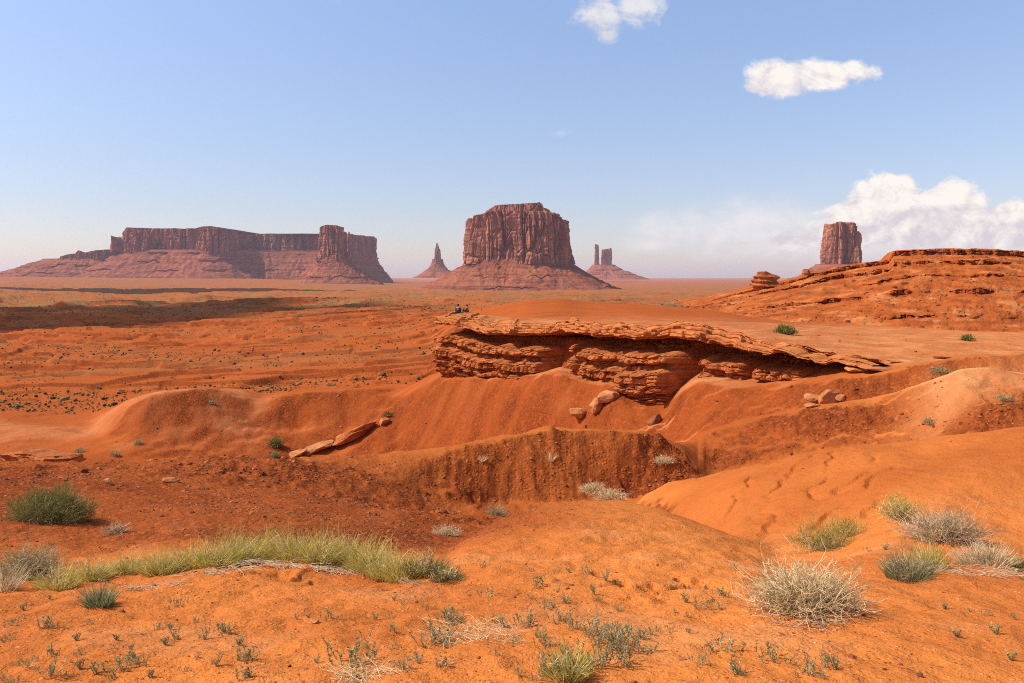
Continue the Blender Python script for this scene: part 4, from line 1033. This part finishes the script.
# right-hand bushes
bush('tumbleweed', (806, 608), .52, .38, .33, 411, 'big bleached grey tumbleweed in front of the right mound', 'dry bush', 'straw', 0, 900, twig='straw', tr=.0040)
bush('dry_bush', (899, 519), .33, .27, .40, 414, 'round olive-brown bush on the right mound, left of the grey bush', 'bush', 'grass', 500, 160, .008)
bush('dry_bush', (946, 541), .62, .42, .42, 417, 'wide purplish grey bush on the right mound', 'bush', 'dry', 350, 700, .006, tr=.0042)
bush('green_bush', (822, 550), .52, .36, .46, 420, 'bright green broom bush left of the grey bushes on the right', 'bush', 'broom', 800, 60, .007, lean=.9)
bush('green_bush', (848, 537), .34, .25, .33, 422, 'small green bush at the upper right of the bright green broom', 'bush', 'broom', 450, 20, .007)
bush('grass_clump', (908, 578), .30, .24, .30, 425, 'grey-green grass clump below the wide grey bush', 'grass clump', 'sage', 700, 80, .006, lean=.7)
bush('grass_clump', (930, 566), .22, .2, .26, 428, 'greener grass clump under the right end of the grey bush', 'grass clump', 'grass', 450, 20, .006, lean=.7)
bush('straw_tuft', (985, 566), .40, .26, .28, 431, 'pale straw grass tuft near the right edge', 'grass tuft', 'straw', 800, 120, .006, lean=.8)
bush('green_bush', (1020, 570), .15, .15, .2, 434, 'green clump cut by the right edge of the photo', 'grass clump', 'green', 300, 10, .006)
o = link('dead_stems', lit_parts(110, .5, .12, 440).mesh('dead_stems'), M['dry']); o.location = ground_at(962, 573); tag(o, 'bleached stems on the sand under the pale straw tuft at right', 'dead stems')
o = link('dead_stems', lit_parts(230, .24, .15, 441, .0016).mesh('dead_stems'), M['straw']); o.location = ground_at(474, 638); tag(o, 'mat of pale straw left of the middle sprig cluster', 'dead stems')
o = link('dead_stems', lit_parts(150, .14, .09, 442, .0016).mesh('dead_stems'), M['straw']); o.location = ground_at(362, 680); tag(o, 'mat of pale straw under the blue-green sprig at the bottom edge', 'dead stems')
o = link('dead_stems', lit_parts(40, .3, .12, 443, .003).mesh('dead_stems'), M['dry']); o.location = ground_at(790, 625); tag(o, 'thin sticks scattered in front of the tumbleweed', 'dead stems')
# mid-distance shrubs
bush('shrub', (276, 447), .75, .6, 1.0, 451, 'round green shrub on the slope left of the fallen slabs', 'shrub', 'green', 500, 30, .05, lean=.7, tr=.02)
bush('shrub', (275, 457), .5, .4, .5, 453, 'low grey shrub just below the round green one', 'shrub', 'sage', 250, 20, .05, tr=.02)
bush('shrub', (388, 416), .45, .4, .5, 455, 'tiny dark shrub above the upper end of the long slab', 'shrub', 'green', 200, 20, .05, tr=.02)
bush('shrub', (785, 334), 1.0, .8, .85, 457, 'dark green shrub on the flat sand behind the point', 'shrub', 'green', 700, 40, .07, lean=1.0, tr=.02)
bush('shrub', (967, 341), .75, .6, .75, 459, 'olive shrub beside the track at the right', 'shrub', 'green', 500, 30, .06, lean=1.0, tr=.02)
bush('shrub', (1004, 400), .38, .3, .22, 461, 'small spiky green plant on the pale dome at the right', 'shrub', 'sage', 160, 40, .025)
bush('shrub', (929, 424), .30, .25, .24, 463, 'small grey shrub in the hollow below the pale dome', 'shrub', 'sage', 160, 60, .025, twig='dry')
bush('shrub', (939, 372), .45, .4, .3, 465, 'pale grey shrub beside the thin ledges at the right', 'shrub', 'sage', 250, 60, .03)
for k, (x, y) in enumerate([(20, 407), (138, 444), (80, 452), (115, 456), (98, 388), (212, 404), (330, 386)]):
    bush('shrub', (x, y), .5, .4, .42, 470 + 2 * k, 'little grey-green shrub ' + ['at the left edge beyond the gully', 'at the foot of the pale left mound', 'right of the dark gully wall', 'where the gravel crest meets the pale mound', 'on the flat left of the pale mound', 'on top of the pale left mound', 'behind the mound crest left of the point'][k], 'shrub', 'sage', 160, 10, .05, tr=.02)

# sage sprigs of the foreground
def crop(o, s, pts): return [(o[0] + a / s, o[1] + b / s) for a, b in pts]
sp = crop((440, 500), 3.413, [(150,228),(200,236),(310,243),(400,247),(440,248),(505,248),(565,275),(605,288),(330,298),(430,293),(400,316),(525,322),(540,345),(310,335),(160,333),(680,302),(790,303),(850,303),(905,305),(965,325),(1010,342),(840,350),(895,372),(955,374),(800,384),(845,400),(850,455),(790,452),(720,460),(700,520),(930,516),(880,558),(1010,595),(180,415),(215,432),(250,490),(290,430),(330,470),(360,500),(410,415),(460,440),(500,460),(540,460),(580,440),(540,490),(600,490),(420,510),(440,555),(400,570),(470,590),(420,612),(500,600),(370,590),(330,616),(270,600),(540,570),(610,515),(620,565),(200,530),(50,416),(20,506),(20,422),(60,424),(370,372),(610,378),(430,352),(690,478),(670,468),(740,450)])
sp += crop((0, 450), 2.93, [(145,436),(70,470),(515,458),(570,505),(30,515),(130,516),(150,520),(225,558),(265,510),(340,556),(385,585),(460,524),(500,525),(520,556),(485,570),(655,535),(600,556),(700,572),(580,608),(635,632),(730,615),(60,632),(80,638),(155,600),(150,662),(235,640),(190,664),(280,655),(330,672),(365,640),(440,668),(540,650),(30,680),(100,622),(715,668),(20,560),(240,600),(400,628)])
sp += crop((220, 500), 3.73, [(285,446),(330,440),(420,444),(580,447),(625,440),(650,375),(690,388),(20,496),(75,540),(360,608),(650,492),(850,448),(900,460),(650,552),(690,630),(740,610),(110,662),(100,600),(770,410),(830,620)])
sp += crop((720, 470), 3.207, [(55,655),(280,660),(340,630),(370,640),(330,668),(250,665),(180,612),(10,582),(10,402),(50,322),(130,238),(480,262),(530,256),(720,446),(800,455),(850,464),(885,528),(945,480),(935,612),(760,536)])
protos = []
for k, (nst, hh, spd) in enumerate([(6, .09, .007), (9, .11, .045), (14, .12, .07), (5, .06, .005), (11, .08, .10), (7, .13, .04), (18, .13, .11)]):
    st, lf = sprig_parts(nst, hh, spd, 500 + k); r = empty('sage_sprig')
    link('stems', st.mesh('stems'), M['dry'], r); link('leaves', lf.mesh('leaves'), M['sage'], r); protos.append([r, False])
def sprig(x, y, k, s, label, group):
    pr_, usedp = protos[k]
    o = tree_copy(pr_) if usedp else pr_
    protos[k][1] = True
    tag(o, label, 'sage sprig', group); return place(o, ground_at(x, y), random.random() * 6.28, s)
random.seed(77)
for x, y in sp:
    big = (505 < x < 625 and 600 < y < 675)
    k = random.choice([1, 2, 2, 5, 6] if big else [0, 1, 3, 0, 4, 5, 4])
    if x < 260: reg, g_ = 'scattered over the sand at the lower left below the long grass', 'sprigs at the lower left'
    elif x < 480: reg, g_ = 'on the bare sand between the long grass and the middle cluster', 'sprigs left of the middle'
    elif big: reg, g_ = 'in the dense cluster at the bottom middle', 'sprigs of the middle cluster'
    elif x < 640: reg, g_ = 'at the foot of the near dome, around the middle cluster', 'sprigs at the foot of the dome'
    elif x < 735: reg, g_ = 'in the loose patch between the middle cluster and the tumbleweed', 'sprigs left of the tumbleweed'
    else: reg, g_ = 'on the open sand near the tumbleweed and right corner', 'sprigs on the right sand'
    sprig(x, y, k, random.choice((.45, .6, .75, .9, 1.1)) * random.uniform(.85, 1.15), 'small grey-green sage sprig ' + reg, g_)
sprig(353, 664, 6, 1.25, 'thick blue-green sage sprig above the straw mat near the bottom edge', 'large sprigs')
sprig(435, 645, 6, 1.1, 'thick blue-green sage sprig left of the straw mat', 'large sprigs')
bush('green_tuft', (566, 676), .16, .13, .17, 560, 'yellow-green leafy tuft at the bottom of the middle sprig cluster', 'tuft', 'grass', 420, 20, .006, lean=1.0)

# ------------------------------------------------------------------ the two people on the point
def skin_person(joints, edges, mat, name, parent, sub=2):
    me = bpy.data.meshes.new(name); me.from_pydata([j[0] for j in joints], edges, [])
    o = bpy.data.objects.new(name, me); C.objects.link(o)
    md = o.modifiers.new('skin', 'SKIN'); md.use_smooth_shade = True
    for k, j in enumerate(joints):
        sv_ = me.skin_vertices[0].data[k]; sv_.radius = j[1] if isinstance(j[1], tuple) else (j[1], j[1]); sv_.use_root = (k == 0)
    o.modifiers.new('sub', 'SUBSURF').levels = sub
    dg = bpy.context.evaluated_depsgraph_get(); m2 = bpy.data.meshes.new_from_object(o.evaluated_get(dg))
    bpy.data.objects.remove(o); m2.name = name
    for p_ in m2.polygons: p_.use_smooth = True
    m2.materials.clear()
    return link(name, m2, mat, parent)

def lump(name, c, r, mat, parent, seed=0, cut=None):
    bm = bmesh.new(); bmesh.ops.create_icosphere(bm, subdivisions=3, radius=1)
    for v_ in bm.verts:
        v_.co.x = v_.co.x * r[0] + c[0]; v_.co.y = v_.co.y * r[1] + c[1]; v_.co.z = v_.co.z * r[2] + c[2]
    if cut: bmesh.ops.bisect_plane(bm, geom=bm.verts[:] + bm.edges[:] + bm.faces[:], plane_co=cut[0], plane_no=cut[1], clear_outer=True)
    me = bpy.data.meshes.new(name); bm.to_mesh(me); bm.free()
    for f_ in me.polygons: f_.use_smooth = True
    return link(name, me, mat, parent)

def sitting_person(px, D, label, shirt, rz, s=1.0):
    p = P(px[0], px[1], D); root = empty('person', p, label, 'person'); root.rotation_euler = (0, 0, rz); root.scale = (s, s, s)
    # local: faces +Y; sits on the rock with knees drawn up
    J = [((0, 0, .12), (.16, .13)), ((0, .0, .28), (.15, .11)), ((0, .03, .45), (.175, .115)), ((0, .04, .55), (.13, .09)), ((0, .06, .62), .055), ((0, .075, .68), (.075, .085)), ((0, .08, .78), (.085, .1)), ((0, .075, .85), (.06, .07)),
         ((.19, .04, .52), .062), ((.25, .12, .30), .048), ((.12, .36, .32), .036), ((.06, .42, .33), .03),
         ((-.19, .04, .52), .062), ((-.25, .12, .30), .048), ((-.12, .36, .32), .036), ((-.06, .42, .33), .03),
         ((.10, .08, .10), .095), ((.13, .42, .42), .068), ((.12, .52, .08), .048), ((.13, .66, .04), .036),
         ((-.10, .08, .10), .095), ((-.13, .42, .42), .068), ((-.12, .52, .08), .048), ((-.13, .66, .04), .036)]
    Eg = [(0, 1), (1, 2), (2, 3), (3, 4), (4, 5), (5, 6), (6, 7), (3, 8), (8, 9), (9, 10), (10, 11), (3, 12), (12, 13), (13, 14), (14, 15), (0, 16), (16, 17), (17, 18), (18, 19), (0, 20), (20, 21), (21, 22), (22, 23)]
    skin_person(J, Eg, M['skin'], 'body', root)
    sj = [(a, (r_[0] + .012, r_[1] + .012) if isinstance(r_, tuple) else r_ + .012) for a, r_ in J]
    keep = [0, 1, 2, 3, 8, 9, 10, 12, 13, 14]; mp = {k: i_ for i_, k in enumerate(keep)}
    skin_person([sj[k] for k in keep], [(mp[a], mp[b]) for a, b in Eg if a in mp and b in mp], M[shirt], 'shirt', root)
    keep = [0, 16, 17, 18, 20, 21, 22]; mp = {k: i_ for i_, k in enumerate(keep)}
    skin_person([(sj[k][0], sj[k][1] if k else (.18, .15)) for k in keep], [(mp[a], mp[b]) for a, b in Eg if a in mp and b in mp], M['jeans'], 'trousers', root)
    lump('hair', (0, .055, .795), (.098, .112, .105), M['hair'], root, cut=((0, .10, .76), (0, .8, -.6)))
    lump('shoe', (.13, .64, .03), (.045, .12, .045), M['jeans'], root); lump('shoe', (-.13, .64, .03), (.045, .12, .045), M['jeans'], root)
    lump('nose', (0, .185, .755), (.014, .02, .02), M['skin'], root)
    return root
def cap_z(x, D):
    """top of the cap slab near pixel column x, depth D"""
    p = np.array([(x - CX) / F * D, D]); T = CV[:NTOP + 2]; d = (T[..., 0] - p[0]) ** 2 + (T[..., 1] - p[1]) ** 2
    return float(T[..., 2].reshape(-1)[np.argmin(d)])
def on_cap(x, D):
    z = max(cap_z(x, D), ground_z(x, D)); return (x, HY - F * z / D)
PD = 74.0
sitting_person(on_cap(458, PD), PD, 'person in dark clothes sitting with back turned near the tip of the point', 'darkcloth', math.radians(-12))
sitting_person(on_cap(467.5, PD + .6), PD + .6, 'person in dull red top sitting to the right of the one in dark clothes', 'redcloth', math.radians(62), .88)

# ------------------------------------------------------------------ clouds overhead that shade the plain (above the frame)
SUN_AZ, SUN_EL = math.radians(-95), math.radians(48)       # azimuth from the view axis, negative = left
sd = np.array([math.sin(SUN_AZ) * math.cos(SUN_EL), math.cos(SUN_AZ) * math.cos(SUN_EL), math.sin(SUN_EL)])
def cloud_over(px, D, alt, size, seed):
    g = P(px[0], px[1], D); c = g + sd * (alt - g[2]) / sd[2]
    bm = bmesh.new(); rg = np.random.default_rng(seed)
    for k in range(16):
        q_ = rg.uniform(-1, 1, 3); q_ /= max(1, np.linalg.norm(q_)); rr = rg.uniform(.28, .5)
        ret = bmesh.ops.create_icosphere(bm, subdivisions=3, radius=1)
        for v_ in ret['verts']: v_.co = (v_.co.x * rr * size[0] * .8 + q_[0] * size[0] * .8, v_.co.y * rr * size[1] * .8 + q_[1] * size[1] * .8, v_.co.z * rr * size[2] + abs(q_[2]) * size[2])
    co = np.array([v_.co[:] for v_ in bm.verts]); L_ = min(size[:2]) * .35
    n_ = np.stack([fbm3(co[:, 0] / L_, co[:, 1] / L_, co[:, 2] / L_, 3, seed + q2) for q2 in (0, 5, 9)], -1) * L_ * .5
    for v_, a in zip(bm.verts, co + n_): v_.co = a
    me = bpy.data.meshes.new('cloud'); bm.to_mesh(me); bm.free()
    for f_ in me.polygons: f_.use_smooth = True
    o = link('cloud', me, M['cloud']); o.location = c
    return tag(o, kind='structure')
cloud_over((20, 315), 455, 2000, (185, 215, 60), 1)
cloud_over((195, 316), 440, 2000, (120, 85, 40), 2)
cloud_over((215, 305), 690, 2000, (110, 70, 40), 5)
cloud_over((80, 288), 2100, 2000, (700, 520, 60), 3)
cloud_over((300, 325), 365, 2000, (50, 28, 20), 4)

# ------------------------------------------------------------------ haze
bm = bmesh.new(); bmesh.ops.create_cube(bm, size=1)
for v_ in bm.verts: v_.co = (v_.co.x * 56000, v_.co.y * 56000, -75 + (v_.co.z + .5) * (75 + 370))
me = bpy.data.meshes.new('haze'); bm.to_mesh(me); bm.free()
hm = bpy.data.materials.new('haze'); hm.use_nodes = True
nt = NT(hm.node_tree); nt.N.remove(nt.N['Principled BSDF'])
pvn = nt.n('ShaderNodeVolumePrincipled', ins={'Color': (.80, .83, 1.0, 1), 'Density': 2.5e-5, 'Anisotropy': .2})
nt.L.new(pvn.outputs[0], nt.N['Material Output'].inputs['Volume'])
hz = link('haze', me, hm); tag(hz, kind='stuff')

# ------------------------------------------------------------------ sky, sun, camera
w = bpy.data.worlds.new('World'); bpy.context.scene.world = w; w.use_nodes = True
nt = NT(w.node_tree); bg = nt.N['Background']
sky = nt.n('ShaderNodeTexSky'); sky.sky_type = 'NISHITA'; sky.sun_disc = False
sky.sun_elevation = SUN_EL; sky.sun_rotation = SUN_AZ; sky.air_density = 1.0; sky.dust_density = 2.6; sky.ozone_density = 2.4; sky.altitude = 1600
gen = nt.n('ShaderNodeTexCoord').outputs['Generated']
sx_ = nt.n('ShaderNodeSeparateXYZ', ins={0: gen})
gx, gy, gz = sx_.outputs
yy = nt.math('MAXIMUM', gy, .05)
cu, cv = nt.math('DIVIDE', gx, yy), nt.math('DIVIDE', gz, yy)
uv = nt.n('ShaderNodeCombineXYZ', ins={0: cu, 1: cv}).outputs[0]
def blobs(lst, vec):
    acc = None
    for x, y, a, b_, amp in lst:
        mp = nt.n('ShaderNodeMapping'); mp.vector_type = 'POINT'
        sxx, syy = F / a, F / b_; mp.inputs['Scale'].default_value = (sxx, syy, 1); mp.inputs['Location'].default_value = (-(x - CX) / F * sxx, -(HY - y) / F * syy, 0)
        nt.L.new(vec, mp.inputs['Vector'])
        gr_ = nt.n('ShaderNodeTexGradient', gradient_type='SPHERICAL'); nt.L.new(mp.outputs[0], gr_.inputs[0])
        v_ = nt.math('MULTIPLY', gr_.outputs['Fac'], amp)
        acc = v_ if acc is None else nt.math('MAXIMUM', acc, v_)
    return acc
def layer(lst, scale, soft, seedloc, thr=.34, amt=.9, det=9, yb=250, yh=70):
    mp = nt.mapping(uv, (1, 1.25, 1), seedloc)
    ns_ = nt.noise(mp, scale, det, .64, .3)
    d_ = nt.math('ADD', blobs(lst, uv), nt.math('MULTIPLY', nt.math('SUBTRACT', ns_, .5), amt))
    mr = nt.n('ShaderNodeMapRange', interpolation_type='SMOOTHSTEP'); nt.L.new(d_, mr.inputs[0]); mr.inputs[1].default_value = thr; mr.inputs[2].default_value = thr + soft
    mp2 = nt.mapping(uv, (1, 1.25, 1), (seedloc[0] + .012, seedloc[1] - .012, 0)); n2_ = nt.noise(mp2, scale, det, .64, .3)
    lit = nt.math('ADD', nt.math('MULTIPLY', nt.math('SUBTRACT', ns_, n2_), 4.2), nt.math('ADD', nt.math('MULTIPLY', nt.math('SUBTRACT', cv, (HY - yb) / F), .95 * F / yh), .10))
    return mr.outputs[0], lit, d_
base = nt.mix(1.0, sky.outputs[0], nt.ramp(gz, [(0.0, (.90, .74, .71)), (.08, (.95, .80, .76)), (.20, (1.14, 1.0, .95)), (.36, (1.34, 1.26, 1.20))]), 'MULTIPLY')
col = base
CLW, CLS = (5.7, 5.3, 4.85), (3.9, 3.6, 3.8)
def over(col, fac, lit, op, white=CLW, shade=CLS):
    c_ = nt.mix(nt.math('MAXIMUM', nt.math('MINIMUM', lit, 1.0), 0.0), shade, white)
    return nt.mix(nt.math('MULTIPLY', fac, op), col, c_)
f_, l_, _ = layer([(700, 232, 120, 42, .75), (760, 225, 110, 48, .8), (660, 245, 90, 20, .7), (830, 250, 260, 24, .8)], 12, .55, (3.1, 1.7, 0), .20, .85, yb=258, yh=50)
col = over(col, f_, l_, .72, (5.1, 4.8, 4.8), (4.2, 4.1, 4.4))
f_, l_, _ = layer([(885, 205, 62, 56, 1.15), (850, 228, 70, 40, 1.0), (955, 215, 70, 52, 1.1), (925, 225, 100, 45, 1.1), (1020, 222, 60, 42, 1.05), (990, 235, 120, 30, 1.0), (1080, 215, 80, 60, 1.1), (800, 240, 60, 20, .8)], 21, .18, (1.1, 4.2, 0), .36, .85)
col = over(col, f_, l_, .95)
f_, l_, _ = layer([(785, 78, 62, 34, 1.1), (815, 76, 80, 28, 1.1), (850, 72, 50, 20, .95), (770, 84, 46, 22, 1.0)], 20, .30, (7.7, 2.3, 0), .34, .95, yb=98, yh=34)
col = over(col, f_, l_, .92)
f_, l_, _ = layer([(600, 12, 48, 40, .95), (635, 6, 50, 36, .9), (608, 36, 22, 18, .75)], 20, .42, (5.2, 8.8, 0), .30, 1.3, yb=40, yh=34)
col = over(col, f_, l_, .66)
f_, l_, _ = layer([(560, 133, 60, 14, .5), (330, 5, 60, 30, .5)], 22, .5, (2.2, 9.8, 0), .34, .9)
col = over(col, f_, l_, .3)
nt.L.new(col, bg.inputs['Color']); bg.inputs['Strength'].default_value = .15

sun = bpy.data.lights.new('sun', 'SUN'); sun.energy = 4.2; sun.angle = math.radians(.5); sun.color = (1, .95, .87)
so = bpy.data.objects.new('sun', sun); C.objects.link(so); so.location = (-20, 0, 40)
so.rotation_euler = (math.pi / 2 - SUN_EL, 0, -SUN_AZ + math.pi)   # lamp shines along -sd
from mathutils import Vector
so.rotation_euler = Vector(tuple(-sd)).to_track_quat('-Z', 'Y').to_euler()

cam = bpy.data.cameras.new('camera'); cam.sensor_width = 36; cam.lens = F * 36 / 1024; cam.shift_y = -(341.5 - HY) / 1024
cam.clip_start = .1; cam.clip_end = 200000
co_ = bpy.data.objects.new('camera', cam); C.objects.link(co_); co_.rotation_euler = (math.pi / 2, 0, 0)
sc = bpy.context.scene; sc.camera = co_
sc.view_settings.view_transform = 'Standard'; sc.view_settings.look = 'None'; sc.view_settings.gamma = 1; sc.view_settings.exposure = 0.30
sc.render.engine = 'CYCLES'; sc.cycles.use_denoising = False; sc.cycles.filter_width = 1.0; sc.cycles.sample_clamp_indirect = 2.5; sc.cycles.max_bounces = 5; sc.cycles.volume_bounces = 1
sc.cycles.diffuse_bounces = 3
